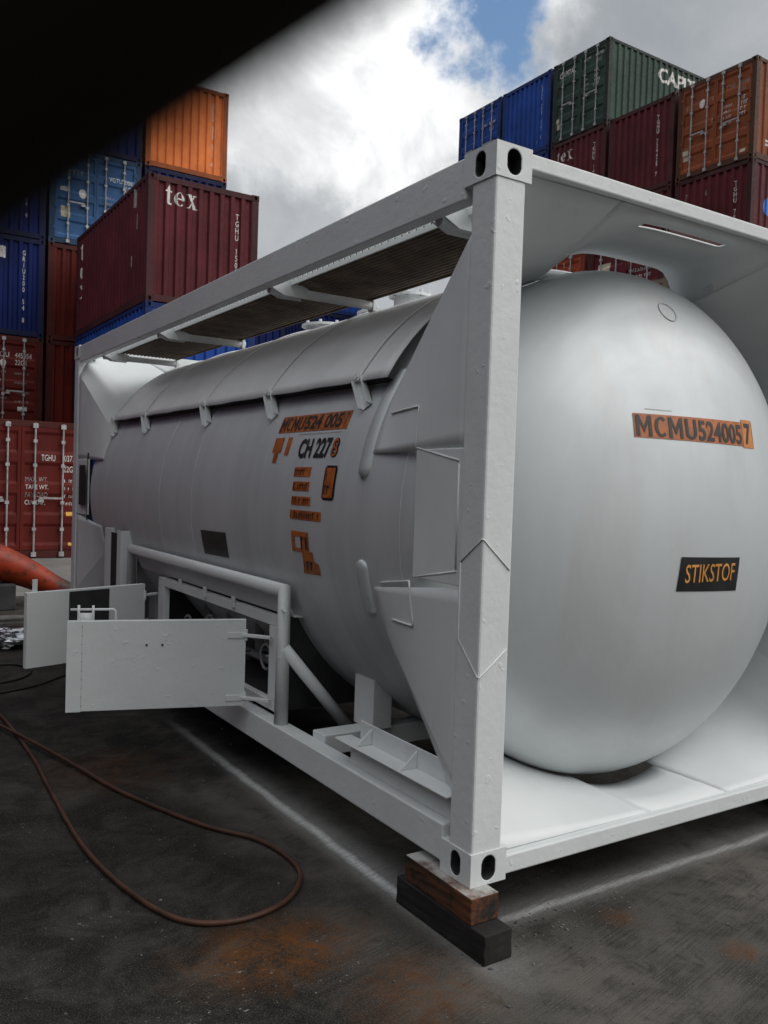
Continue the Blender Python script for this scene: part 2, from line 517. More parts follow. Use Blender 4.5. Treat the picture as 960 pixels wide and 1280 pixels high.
def prism(bm, poly, y0, y1, axis=1):
    """polygon (u, v) pushed along an axis"""
    def pt(u, v, w):
        return (u, w, v) if axis == 1 else ((w, u, v) if axis == 0 else (u, v, w))
    A = [bm.verts.new(pt(u, v, y0)) for u, v in poly]
    B = [bm.verts.new(pt(u, v, y1)) for u, v in poly]
    bm.faces.new(A)
    bm.faces.new(B[::-1])
    n = len(A)
    for i in range(n):
        bm.faces.new((A[i], B[i], B[(i + 1) % n], A[(i + 1) % n]))
    bmesh.ops.recalc_face_normals(bm, faces=bm.faces)


# ------------------------------------------------------------------ lettering
_txt = {}


def text_polys(s, bold=0.0):
    """triangles of a string in the plane, scaled so its height is 1 and it starts at 0; (verts, faces, width)"""
    key = (s, bold)
    if key in _txt:
        return _txt[key]
    cu = bpy.data.curves.new("t", 'FONT')
    cu.body = s
    cu.size = 1.0
    cu.offset = bold
    cu.resolution_u = 3
    ob = bpy.data.objects.new("t", cu)
    COL.objects.link(ob)
    dg = bpy.context.evaluated_depsgraph_get()
    me = bpy.data.meshes.new_from_object(ob.evaluated_get(dg))
    vs = [(v.co.x, v.co.y) for v in me.vertices]
    fs = [tuple(p.vertices) for p in me.polygons]
    bpy.data.objects.remove(ob)
    bpy.data.curves.remove(cu)
    bpy.data.meshes.remove(me)
    x0 = min(v[0] for v in vs)
    y0 = min(v[1] for v in vs)
    H = max(v[1] for v in vs) - y0
    if H < 0.3:
        H = 0.7
    vs = [((x - x0) / H, (y - y0) / H) for x, y in vs]
    r = (vs, fs, max(v[0] for v in vs))
    _txt[key] = r
    return r


def flat_text(s, u, v, h, wscale=0.75, bold=0.0, width=None, anchor='l'):
    """list of polygons for one line with its lower left at u, v"""
    vs, fs, w = text_polys(s, bold)
    k = width / w if width else h * wscale
    if anchor == 'c':
        u -= w * k / 2
    elif anchor == 'r':
        u -= w * k
    return [[(u + vs[i][0] * k, v + vs[i][1] * h) for i in f] for f in fs]


def vert_text(s, uc, vtop, h, pitch, wscale=0.7):
    res = []
    for i, ch in enumerate(s):
        if ch != ' ':
            res += flat_text(ch, uc, vtop - h - i * pitch, h, wscale, 0.01, None, 'c')
    return res


def rect(u0, v0, u1, v1):
    return [[(u0, v0), (u1, v0), (u1, v1), (u0, v1)]]


def disc(uc, vc, r, rv=None, n=18):
    return [[(uc + r * cos(2 * pi * i / n), vc + (rv or r) * sin(2 * pi * i / n)) for i in range(n)]]


def arc_strip(cx, cy, rx, ry, a0, a1, w0, w1, n=14):
    """curved stroke, its width swelling from the ends to the middle"""
    ps = []
    for i in range(n):
        def pt(j, sgn):
            a = a0 + (a1 - a0) * j / n
            w = w0 + (w1 - w0) * abs(cos(a))
            return (cx + (rx + sgn * w / 2) * cos(a), cy + (ry + sgn * w * 0.22) * sin(a))
        ps.append([pt(i, -1), pt(i, 1), pt(i + 1, 1), pt(i + 1, -1)])
    return ps


def ring_part(cx, cy, ro, rov, ri, riv, a0, a1, n=12):
    res = []
    for i in range(n):
        a, b_ = radians(a0 + (a1 - a0) * i / n), radians(a0 + (a1 - a0) * (i + 1) / n)
        res.append([(cx + ro * cos(a), cy + rov * sin(a)), (cx + ro * cos(b_), cy + rov * sin(b_)), (cx + ri * cos(b_), cy + riv * sin(b_)), (cx + ri * cos(a), cy + riv * sin(a))])
    return res


def heavy_mcmu(u, v, h, width):
    """the four heavy condensed stencil capitals at the head of the serial"""
    M = rect(0, 0, 0.16, 1) + rect(0.56, 0, 0.72, 1) + [[(0.16, 1), (0.16, 0.66), (0.36, 0.16), (0.36, 0.46)], [(0.56, 1), (0.36, 0.46), (0.36, 0.16), (0.56, 0.66)]]
    C = ring_part(0.32, 0.5, 0.32, 0.5, 0.16, 0.36, 45, 315, 18)
    U = rect(0, 0.32, 0.16, 1) + rect(0.46, 0.32, 0.62, 1) + ring_part(0.31, 0.32, 0.31, 0.32, 0.15, 0.18, 180, 360)
    k = width / 3.06
    res = []
    for L, x in ((M, 0.0), (C, 0.86), (M, 1.55), (U, 2.42)):
        res += [[(u + (a + x) * k, v + c_ * h) for a, c_ in pl] for pl in L]
    return res


def serif_tex(u, v, h, vertical=False, k=1.0):
    """the three bold serif letters t, e, x"""
    t = [[(0.16, 0.10), (0.40, 0.10), (0.40, 1.10), (0.34, 1.38), (0.16, 1.10)], [(0.0, 0.88), (0.16, 0.88), (0.16, 1.0), (0.06, 1.0)], [(0.40, 0.88), (0.62, 0.88), (0.62, 1.0), (0.40, 1.0)],
         [(0.16, 0.10), (0.24, 0.0), (0.44, -0.02), (0.40, 0.10)], [(0.44, -0.02), (0.62, 0.08), (0.60, 0.15), (0.40, 0.10)]]
    e = arc_strip(0.45, 0.5, 0.34, 0.46, radians(5), radians(320), 0.06, 0.24, 20) + [[(0.18, 0.46), (0.88, 0.46), (0.88, 0.56), (0.18, 0.56)]]
    x = [[(0.06, 1.0), (0.34, 1.0), (0.88, 0.0), (0.58, 0.0)], [(0.66, 1.0), (0.76, 1.0), (0.50, 0.555), (0.455, 0.64)], [(0.42, 0.46), (0.465, 0.37), (0.24, 0.0), (0.12, 0.0)],
         [(0.0, 0.92), (0.06, 0.92), (0.06, 1.0), (0.0, 1.0)], [(0.56, 0.93), (0.66, 0.93), (0.66, 1.0), (0.56, 1.0)], [(0.76, 0.93), (0.86, 0.93), (0.86, 1.0), (0.76, 1.0)], [(0.02, 0.0), (0.12, 0.0), (0.16, 0.07), (0.02, 0.07)], [(0.88, 0.0), (0.97, 0.0), (0.97, 0.07), (0.85, 0.07)]]
    res = []
    for i, L in enumerate((t, e, x)):
        for pl in L:
            if vertical:
                res.append([(u + a * h * 0.8 * k, v - i * h * 1.45 + c_ * h) for a, c_ in pl])
            else:
                res.append([(u + (a + (0, 0.80, 1.85)[i]) * h * 0.86 * k, v + c_ * h) for a, c_ in pl])
    return res


def drape(polys, fn, breaks_u=(), breaks_v=(), lift=0.0):
    """lay flat polygons on a surface: fn(u, v) gives the point"""
    bm = bmesh.new()
    for pl in polys:
        try:
            bm.faces.new([bm.verts.new((a, c_, 0)) for a, c_ in pl])
        except ValueError:
            pass
    us = [v.co.x for v in bm.verts]
    vs = [v.co.y for v in bm.verts]
    for bl, no, lo, hi in ((breaks_u, (1, 0, 0), min(us), max(us)), (breaks_v, (0, 1, 0), min(vs), max(vs))):
        for q in bl:
            if lo < q < hi:
                bmesh.ops.bisect_plane(bm, geom=bm.verts[:] + bm.edges[:] + bm.faces[:], plane_co=tuple(q * a for a in no), plane_no=no)
    for v in bm.verts:
        v.co = fn(v.co.x, v.co.y)
    return bm


# ------------------------------------------------------------------ ground
bm = bmesh.new()
grid(bm, [[(-150, -150, 0), (200, -150, 0)], [(-150, 250, 0), (200, 250, 0)]])
g = link('ground', bm, None, GROUND)
g['kind'] = 'structure'

# ------------------------------------------------------------------ shipping containers
CW, CL, CH = 2.438, 6.058, 2.591


def corr(lo, hi, pitch, depth, crest):
    """trapezoid profile across lo..hi: list of (u, d)"""
    n = max(2, round((hi - lo) / pitch))
    p = (hi - lo) / n
    pts = [(lo, 0.0)]
    for i in range(n):
        u = lo + i * p
        pts += [(u + p * 0.28, 0.0), (u + p * 0.42, depth), (u + p * 0.80, depth), (u + p * 0.94, 0.0)]
    pts.append((hi, 0.0))
    return [(u, d_ + crest) for u, d_ in pts]


def depth_at(prof, u):
    if u <= prof[0][0]:
        return prof[0][1]
    for (a, da), (b_, db) in zip(prof, prof[1:]):
        if a <= u <= b_:
            return da + (db - da) * (u - a) / max(1e-9, b_ - a)
    return prof[-1][1]


PF = corr(0.15, CW - 0.15, 0.25, 0.045, 0.014)
PS = corr(0.16, CL - 0.16, 0.275, 0.036, 0.010)


def door_profile():
    z0, z1 = 0.16, CH - 0.13
    pts = [(z0, 0.014)]
    n = 4
    p = (z1 - z0) / n
    for i in range(n):
        a = z0 + i * p
        pts += [(a + p * 0.14, 0.014), (a + p * 0.24, 0.042), (a + p * 0.76, 0.042), (a + p * 0.86, 0.014)]
    pts.append((z1, 0.014))
    return pts


PD = door_profile()
CM = {}


def cmesh(key, fn):
    if key not in CM:
        bm = bmesh.new()
        fn(bm)
        me = bpy.data.meshes.new(key)
        bm.to_mesh(me)
        bm.free()
        me.materials.append(CP['blue'])
        me.materials.append(DARK)
        CM[key] = me
    return CM[key]


def m_frame(bm):
    for x0, x1 in ((0.006, 0.15), (CW - 0.15, CW - 0.006)):
        for y0, y1 in ((0.006, 0.16), (CL - 0.16, CL - 0.006)):
            box(bm, (x0, y0, 0.118), (x1, y1, CH - 0.118))
    for y0, y1 in ((0.008, 0.09), (CL - 0.09, CL - 0.008)):
        box(bm, (0.162, y0, 0.015), (CW - 0.162, y1, 0.15))
        box(bm, (0.162, y0, CH - 0.125), (CW - 0.162, y1, CH - 0.012))
    for x0, x1 in ((0.004, 0.07), (CW - 0.07, CW - 0.004)):
        box(bm, (x0, 0.178, 0.012), (x1, CL - 0.178, 0.165))
        box(bm, (x0, 0.178, CH - 0.095), (x1, CL - 0.178, CH - 0.01))


def hole_face(bm, c, u, v, w, h, hw, hh, depth, seg=20):
    """a w x h face with a slotted hole and the hole's lining; u, v in-plane, outward normal u x v"""
    c, u, v = Vector(c), Vector(u), Vector(v)
    nrm = u.cross(v)
    outer, inner = [], []
    r = hw / 2
    for k in range(seg):
        a = 2 * pi * (k + 0.5) / seg
        ca, sa = cos(a), sin(a)
        inner.append((r * ca, r * sa + (hh / 2 - r) * (1 if sa > 0 else -1)))
        s = min((w / 2) / abs(ca) if abs(ca) > 1e-6 else 1e9, (h / 2) / abs(sa) if abs(sa) > 1e-6 else 1e9)
        outer.append((ca * s, sa * s))
    # put true corners in
    O = [bm.verts.new(c + u * a + v * b_) for a, b_ in outer]
    I = [bm.verts.new(c + u * a + v * b_) for a, b_ in inner]
    D = [bm.verts.new(c + u * a * 0.96 + v * b_ * 0.96 - nrm * depth) for a, b_ in inner]
    corners = {}
    for k in range(seg):
        k2 = (k + 1) % seg
        a, b_ = outer[k], outer[k2]
        on_x = abs(abs(a[0]) - w / 2) < 1e-6
        on_x2 = abs(abs(b_[0]) - w / 2) < 1e-6
        if on_x != on_x2:
            cx = w / 2 * (1 if (a[0] if on_x else b_[0]) > 0 else -1)
            cy = h / 2 * (1 if (b_[1] if on_x else a[1]) > 0 else -1)
            cv = bm.verts.new(c + u * cx + v * cy)
            bm.faces.new((O[k], cv, O[k2], I[k2], I[k]))
        else:
            bm.faces.new((O[k], O[k2], I[k2], I[k]))
        bm.faces.new((I[k], I[k2], D[k2], D[k])).material_index = 1  # lining coloured dark, standing for shade inside the hole
    cap = bm.faces.new(D)
    cap.material_index = 1


def m_casting(bm, sx=1, sy=1, depth=0.05):
    """corner fitting 0.162 x 0.178 x 0.118, its outer corner at 0,0,0, reaching to +x and +y (mirrored by sx, sy)"""
    a, b_, h = 0.162, 0.178, 0.118
    ux = Vector((1, 0, 0))
    uy = Vector((0, 1, 0))
    uz = Vector((0, 0, 1))
    hole_face(bm, (a / 2, 0, h / 2), ux, uz, a, h, 0.062, 0.088, depth)
    hole_face(bm, (0, b_ / 2, h / 2), -uy, uz, b_, h, 0.054, 0.086, depth)
    hole_face(bm, (a / 2, b_ / 2, h), ux, uy, a, b_, 0.060, 0.11, 0.03)
    hole_face(bm, (a / 2, b_ / 2, 0), uy, ux, b_, a, 0.060, 0.11, 0.03)
    v = [bm.verts.new(q) for q in ((a, 0, 0), (a, b_, 0), (a, b_, h), (a, 0, h), (0, b_, 0), (0, b_, h))]
    bm.faces.new((v[0], v[1], v[2], v[3]))
    bm.faces.new((v[1], v[4], v[5], v[2]))
    bmesh.ops.remove_doubles(bm, verts=bm.verts[:], dist=1e-5)
    for w in bm.verts:
        w.co.x *= sx
        w.co.y *= sy
    if sx * sy < 0:
        bmesh.ops.reverse_faces(bm, faces=bm.faces[:])


def m_end(bm):
    z0, z1 = 0.15, CH - 0.125
    grid(bm, [[(u, d_, z0) for u, d_ in PF], [(u, d_, z1) for u, d_ in PF]])


def m_rear(bm):
    z0, z1 = 0.15, CH - 0.125
    grid(bm, [[(u, CL - d_, z0) for u, d_ in reversed(PF)], [(u, CL - d_, z1) for u, d_ in reversed(PF)]])


def m_side_l(bm):
    z0, z1 = 0.165, CH - 0.095
    grid(bm, [[(d_, u, z0) for u, d_ in reversed(PS)], [(d_, u, z1) for u, d_ in reversed(PS)]])


def m_side_r(bm):
    z0, z1 = 0.165, CH - 0.095
    grid(bm, [[(CW - d_, u, z0) for u, d_ in PS], [(CW - d_, u, z1) for u, d_ in PS]])


def m_roof(bm):
    n = 24
    row = []
    for i in range(n + 1):
        y = 0.09 + (CL - 0.18) * i / n
        row.append(y)
    rows = []
    for i, y in enumerate(row):
        z = CH - 0.03 + (0.014 if i % 2 else 0)
        rows.append([(0.07, y, z), (CW - 0.07, y, z)])
    grid(bm, rows)


def m_floor(bm):
    grid(bm, [[(0.07, 0.09, 0.14), (0.07, CL - 0.09, 0.14)], [(CW - 0.07, 0.09, 0.14), (CW - 0.07, CL - 0.09, 0.14)]])


def m_door(x0, x1):
    def f(bm):
        a, b_ = x0 + 0.055, x1 - 0.055
        grid(bm, [[(a, d_, z) for z, d_ in PD][::-1], [(b_, d_, z) for z, d_ in PD][::-1]])
        box(bm, (x0, 0.010, 0.16), (a, 0.055, CH - 0.13))
        box(bm, (b_, 0.010, 0.16), (x1, 0.055, CH - 0.13))
        for z in (0.42, 1.0, 1.6, 2.2):
            xh = x0 - 0.03 if x0 < 0.5 else x1 - 0.03
            box(bm, (xh, -0.004, z - 0.05), (xh + 0.06, 0.02, z + 0.05))
    return f


def m_bar(x):
    def f(bm):
        tube(bm, [(x, -0.022, 0.05), (x, -0.022, CH - 0.05)], 0.017, 8)
        for z in (0.09, CH - 0.09):
            box(bm, (x - 0.045, -0.045, z - 0.055), (x + 0.045, -0.002, z + 0.03))
        for z in (0.55, 1.05, 1.75, 2.2):
            box(bm, (x - 0.035, -0.042, z - 0.03), (x + 0.035, 0.012, z + 0.03))
    return f


def m_handle(x, s):
    def f(bm):
        box(bm, (min(x, x + s * 0.42), -0.055, 1.12), (max(x, x + s * 0.42), -0.035, 1.155))
        box(bm, (min(x + s * 0.34, x + s * 0.44), -0.050, 1.06), (max(x + s * 0.34, x + s * 0.44), 0.012, 1.115))
    return f


CASTPOS = [(sx, sy, z) for sx in (1, -1) for sy in (1, -1) for z in (0, 1)]
N_CONT = [0]
GROUP_C = "stacked shipping containers"


def paint_obj(o, mat):
    o.material_slots[0].link = 'OBJECT'
    o.material_slots[0].material = mat
    return o


def front_fn(doors):
    if doors:
        return lambda u, v: (u, depth_at(PD, v) - 0.004, v)
    return lambda u, v: (u, (depth_at(PF, u) if 0.15 < u < CW - 0.15 else 0.004) - 0.004, v)


def container(label, colour, loc, facing='S', doors=False, marks=(), frame=None, slim=False):
    """one box: front at local y = 0; facing 'S' looks to -y, 'W' to -x; marks = (face, polygons, material)"""
    rot = 0.0 if facing == 'S' else -pi / 2
    t = thing('shipping_container', label, 'container', loc, rot, GROUP_C)
    pm = CP[colour]
    fm = CASTM[frame or colour]
    parts = [('frame', 'frame', m_frame, fm), ('roof', 'roof', m_roof, pm), ('floor', 'floor', m_floor, fm),
             ('side_wall', 'side_l', m_side_l, pm), ('side_wall', 'side_r', m_side_r, pm), ('end_wall', 'rear', m_rear, pm)]
    if not doors:
        parts.append(('end_wall', 'front', m_end, pm))
    for nm, key, fn, mt in parts:
        paint_obj(link(nm, cmesh(key, fn), t), mt)
    for sx, sy, z in CASTPOS:
        o = link('corner_casting', cmesh('cast%d%d' % (sx, sy), lambda bm, a=sx, c_=sy: m_casting(bm, a, c_)), t,
                 loc=(0 if sx > 0 else CW, 0 if sy > 0 else CL, CH - 0.118 if z else 0))
        paint_obj(o, fm)
    if doors:
        c0 = CW / 2
        for k, (x0, x1, bars, hs) in enumerate(((0.155, c0 - 0.004, (0.48, 0.98), 1), (c0 + 0.004, CW - 0.155, (CW - 0.98, CW - 0.48), -1))):
            dr = paint_obj(link('door', cmesh('door%d' % k, m_door(x0, x1)), t), pm)
            for j, x in enumerate(bars):
                paint_obj(link('locking_bar', cmesh('bar%d%d' % (k, j), m_bar(x)), dr), STEEL)
            paint_obj(link('handle', cmesh('handle%d' % k, m_handle(bars[0 if k == 0 else 1], hs)), dr), STEEL)
    bu = [u for u, _ in PF]
    bs = [u for u, _ in PS]
    bsr = [CL - u for u in bs]
    bd = [u for u, _ in PD]
    flat = []
    for face, polys, mt in marks:
        rows, top = [], None
        for pl in sorted(polys, key=lambda q: -max(v for _, v in q)):
            if top is None or max(v for _, v in pl) < top - 0.02:
                rows.append([])
                top = 1e9
            rows[-1].append(pl)
            top = min(top, min(v for _, v in pl))
        flat += [(face, r_, mt) for r_ in rows] if 1 < len(rows) <= 6 else [(face, polys, mt)]
    for face, polys, mt in flat:
        if face == 'F':
            bm = drape(polys, front_fn(doors), () if doors else bu, bd if doors else ())
        elif face == 'L':
            bm = drape(polys, lambda u, v: (depth_at(PS, CL - u) - 0.004, CL - u, v), bsr)
        else:
            bm = drape(polys, lambda u, v: (CW - depth_at(PS, u) + 0.004, u, v), bs)
        nm = 'lettering'
        if mt in (CREAM_S, YELLOW_S, BLUE_S) or polys and len(polys) == 1 and mt is LETTER_W:
            nm = 'sticker'
        link(nm, bm, t, mt)
    return t


def lines(rows, u, v, h, gap, anchor='l', ws=0.75):
    res = []
    for i, s in enumerate(rows):
        if s:
            res += flat_text(s, u, v - i * (h + gap), h, ws, 0.0, None, anchor)
    return res


def smudges(u, v, rows, w, h, gap, seed=0):
    """rows of worn, unreadable stencil strokes"""
    r = random.Random(seed)
    res = []
    for i in range(rows):
        x = u
        vv = v - i * (h + gap)
        while x < u + w:
            k = r.uniform(0.25, 0.6) * h
            if r.random() < 0.82:
                hh = h * r.uniform(0.75, 1.0)
                res += rect(x, vv, x + k * 0.45, vv + hh)
                if r.random() < 0.7:
                    res += rect(x + k * 0.45, vv + hh - h * 0.22, x + k, vv + hh)
            x += k + 0.22 * h
    return res


TZ = CH + 0.004          # storey height
# --- the row at the back, ends to the south
YB = 22.0
c1, c2, c3 = 0.36, 2.87, 5.40
container('brick red container on the ground at the foot of the stack behind the wide doors', 'red', (c1, YB, 0))
container('brick red container with double doors and white stencils just above the nearest red one', 'red', (c1, YB, TZ), doors=True, marks=[
    ('F', lines(['FCIU'], 1.60, 2.02, 0.13, 0.05, 'r', 0.8), LETTER_W), ('F', lines(['445054', '22G1'], 1.74, 2.02, 0.13, 0.06), LETTER_W),
    ('F', flat_text('1', 2.28, 2.02, 0.13, 0.7), LETTER_W),
    ('F', disc(1.45, 1.86, 0.075, 0.10), LETTER_W),
    ('F', smudges(1.18, 1.60, 4, 0.36, 0.07, 0.16, 3), LETTER_D), ('F', smudges(1.74, 1.58, 4, 0.36, 0.055, 0.19, 4), LETTER_D),
    ('F', rect(1.82, 0.62, 2.05, 0.74), LETTER_W)])
container('deep blue container end with a white square logo, directly above the red doors', 'navy', (c1, YB, 2 * TZ), marks=[
    ('F', vert_text('GRIU200 54 8', 1.92, 2.25, 0.125, 0.160), LETTER_W),
    ('F', rect(1.05, 1.98, 1.47, 2.28), LETTER_W)], frame='navy')
container('deep blue container end with two legible figures, below the topmost box of its stack', 'navy', (c1, YB, 3 * TZ), marks=[
    ('F', vert_text('CAXU74 414 4', 1.95, 2.25, 0.125, 0.145), LETTER_W)], frame='navy')
container('shadowed blue container topping the stack over the white square logo', 'navy', (c1, YB, 4 * TZ))
container('red container at ground level under the narrow dark red pair', 'red', (c2, YB, 0))
container('lower of two dark red containers beneath the faded blue doors', 'red', (c2, YB, TZ))
container('upper of two dark red containers, directly beneath the faded blue doors', 'red', (c2, YB, 2 * TZ))
container('faded blue container with double doors, white round and square stickers, above dark red boxes', 'paleblue', (c2, YB, 3 * TZ), doors=True, marks=[
    ('F', lines(['VGTU'], 1.55, 1.90, 0.13, 0.06, 'l'), LETTER_W), ('F', lines(['200654', '22G1'], 1.92, 1.90, 0.13, 0.06), LETTER_W),
    ('F', smudges(1.42, 1.42, 3, 0.28, 0.07, 0.10, 8), LETTER_D), ('F', smudges(0.32, 1.9, 1, 0.5, 0.16, 0.1, 9), LETTER_D),
    ('F', rect(0.28, 1.42, 0.52, 1.54), LETTER_W), ('F', disc(0.86, 1.42, 0.10, 0.13), LETTER_W), ('F', rect(0.30, 0.72, 0.54, 1.02), CREAM_S)], frame='paleblue')
container('plain deep blue container sitting on the faded blue doors, beside the orange one', 'navy', (c2, YB, 4 * TZ))
container('ground level container hidden at the foot of the orange topped stack', 'blue', (c3, YB, 0))
container('second container up in the stack under the bright orange one', 'red', (c3, YB, TZ))
container('third container up in the stack under the bright orange one', 'blue', (c3, YB, 2 * TZ))
container('blue container of which a strip shows between the orange box and the maroon roof', 'navy', (c3, YB, 3 * TZ))
container('bright orange container end at the very top behind the maroon container', 'orange', (c3, YB, 4 * TZ), marks=[
    ('F', vert_text('GESU 373 271 8', 1.98, 2.2, 0.11, 0.13), LETTER_W)])

# --- the near row on the same side
container('wide brick red container doors standing on the yard floor nearest the tank', 'red', (-0.17, 14.75, 0), doors=True, marks=[
    ('F', flat_text('TGHU', 1.575, 1.84, 0.115, 0.8, 0, 0.25, 'l'), LETTER_W), ('F', lines(['0373', '22G1'], 1.985, 1.84, 0.115, 0.09, 'l', 0.62), LETTER_W),
    ('F', lines(['TARE WT.', '', 'CU. CAP.'], 1.30, 1.30, 0.085, 0.06), LETTER_W),
    ('F', lines(['MAX. WT.', '', 'PAYLOAD'], 1.30, 1.445, 0.085, 0.06), LETTER_D),
    ('F', smudges(2.0, 1.44, 4, 0.28, 0.06, 0.085, 5), LETTER_W),
    ('F', rect(2.04, 0.80, 2.22, 0.88), YELLOW_S), ('F', disc(2.12, 0.26, 0.035), YELLOW_S)])
XT = 3.42
container('blue container on the ground under the maroon one with bold white letters', 'blue', (XT, 15.15, 0))
container('blue container whose corrugated flank shows just below the maroon one', 'blue', (XT, 15.15, TZ))
container('maroon container on two blue ones, bold white serif letters on end and flank', 'maroon', (XT, 15.15, 2 * TZ), marks=[
    ('F', serif_tex(0.36, 2.02, 0.29), LETTER_W),
    ('F', vert_text('TGHU 150076 4', 1.96, 2.12, 0.125, 0.147), LETTER_W),
    ('L', serif_tex(0.42, 1.92, 0.34, True), LETTER_W),
    ('L', smudges(5.05, 2.1, 1, 0.10, 0.5, 0.3, 12), LETTER_D), ('L', smudges(5.30, 1.6, 1, 0.08, 0.34, 0.2, 13), LETTER_D), ('L', smudges(4.85, 0.9, 1, 0.06, 0.26, 0.2, 14), LETTER_D)], frame='maroon')

ordn = ('ground level', 'second', 'third', 'fourth', 'fifth')
# --- both rows run on to the west, out of the photograph
for k, x in enumerate((-2.2, -4.75, -7.3, -9.85, -12.4)):
    for j in range(5):
        cn = ('maroon', 'navy', 'red', 'navy', 'maroon', 'rust', 'navy')[(k * 3 + j * 2) % 7]
        container('%s container, %s in the %s unseen column west of the white square logo' % ({'red': 'brick red', 'navy': 'dark blue', 'maroon': 'maroon', 'rust': 'rusty orange'}[cn], ordn[j], ('first', 'second', 'third', 'fourth', 'fifth')[k]), cn, (x, YB, j * TZ))
for k, x in enumerate((-2.75, )):
    for j in range(2):
        cn = ('red', 'navy', 'maroon')[(k + j * 2) % 3]
        container('%s container, %s of the unseen pair west of the wide red doors' % ({'red': 'brick red', 'navy': 'dark blue', 'maroon': 'maroon'}[cn], ('lower', 'upper')[j]), cn, (x, 14.75, j * TZ))

# --- an unseen row added on the west side to shade the tank's flank
for k, y in enumerate((2.2, 8.4)):
    for j in range(4):
        cn = ('red', 'navy', 'maroon', 'navy')[(k * 2 + j) % 4]
        container('%s container, %s in the %s unseen stack added to shade the tank' % ({'red': 'brick red', 'navy': 'dark blue', 'maroon': 'maroon'}[cn], ordn[j], ('nearer', 'farther')[k]), cn, (-7.6, y, j * TZ))

# --- centre of the background
YC = 23.0
for k, (x, n, cols, where) in enumerate(((7.94, 3, ('blue', 'red', 'navy'), 'stack next to the orange topped one'), (10.1, 3, ('red', 'blue', 'blue'), 'stack between sky and tank walkway'),
                                         (12.6, 4, ('blue', 'blue', 'navy', 'blue'), 'tallest blue stack seen past the white walkway'), (14.62, 3, ('red', 'blue', 'blue'), 'stack just before the maroon and green wall'))):
    if k == 1:
        continue
    for j in range(n):
        container('%s container, %s up in the %s' % ({'blue': 'royal blue', 'red': 'brick red', 'navy': 'dark blue'}[cols[j]], ('first', 'second', 'third', 'fourth')[j], where), cols[j], (x, YC + (2.3 if k == 2 else 0), j * TZ))

# --- wall of container ends on the far side, facing west
XR = 18.0
ya, yb, yc, yd, ye = 13.99, 16.55, 19.11, 21.66, 24.19      # local x runs to -y, so these are the left edges as seen
low = {'a': ('maroon', 'red', 'maroon'), 'b': ('red', 'maroon', 'red', 'maroon'), 'c': ('blue', 'maroon', 'red', 'maroon'), 'd': ('maroon', 'blue', 'maroon', 'red', 'blue'), 'e': ('blue', 'red', 'blue', 'navy', 'blue')}
under = {'a': 'rusty orange doors', 'b': 'maroon end beside rusty orange doors', 'c': 'green doors', 'd': 'bright blue corrugated end', 'e': 'bright blue doors'}
cname = {'blue': 'blue', 'maroon': 'maroon', 'red': 'brick red', 'navy': 'dark blue'}
for key, y in (('a', ya), ('b', yb), ('c', yc), ('d', yd), ('e', ye)):
    for j, cn in enumerate(low[key]):
        container('%s container, %s in the column under the %s' % (cname[cn], ordn[j], under[key]), cn, (XR, y, j * TZ), 'W', doors=(j in (1, 2, 3) and key in 'b' and j != 3))
container('maroon container with a bright blue round sticker, right under the rusty orange doors', 'maroon', (XR, ya, 3 * TZ), 'W', marks=[
    ('F', vert_text('TGHU 794657 1', 1.93, 2.12, 0.125, 0.147), LETTER_W),
    ('F', flat_text('7', 0.36, 1.98, 0.16, 0.7), LETTER_D), ('F', flat_text('6', 0.98, 1.98, 0.16, 0.6), LETTER_D),
    ('R', disc(0.85, 1.45, 0.27), BLUE_S)])
container('rusty orange container doors with a white disc, at the corner of the wall', 'rust', (XR, ya, 4 * TZ), 'W', doors=True, marks=[
    ('F', disc(0.79, 1.92, 0.085, 0.13), LETTER_W),
    ('F', flat_text('TTNU', 1.52, 2.02, 0.10, 0.7), LETTER_D), ('F', lines(['200166', '22G1'], 1.90, 2.02, 0.10, 0.08), LETTER_D),
    ('F', flat_text('1', 2.30, 2.02, 0.10, 0.7), LETTER_W),
    ('F', vert_text('TRITON', 1.16, 2.12, 0.11, 0.14), LETTER_D),
    ('F', smudges(0.30, 1.86, 1, 0.22, 0.09, 0.1, 20), LETTER_D),
    ('F', smudges(1.43, 1.55, 4, 0.30, 0.07, 0.075, 21), LETTER_W), ('F', smudges(1.92, 1.62, 4, 0.22, 0.10, 0.04, 22), LETTER_W),
    ('F', rect(0.20, 0.50, 0.40, 0.78), CREAM_S), ('F', rect(2.02, 0.22, 2.18, 0.32), CREAM_S),
    ('R', rect(0.55, 0.52, 1.05, 0.58) + rect(0.55, 0.42, 1.05, 0.48), LETTER_W)], frame='rust')
container('maroon container end with a vertical row of figures, beside the rusty orange doors', 'maroon', (XR, yb, 4 * TZ), 'W', marks=[
    ('F', vert_text('TGHU 734429 7', 1.86, 2.12, 0.12, 0.135), LETTER_W)])
container('maroon container end with small white serif letters, beneath the green doors', 'maroon', (XR, yc, 4 * TZ), 'W', marks=[
    ('F', serif_tex(0.26, 1.92, 0.30), LETTER_W),
    ('F', vert_text('TGHU 147352 8', 1.92, 2.15, 0.12, 0.14), LETTER_W)])
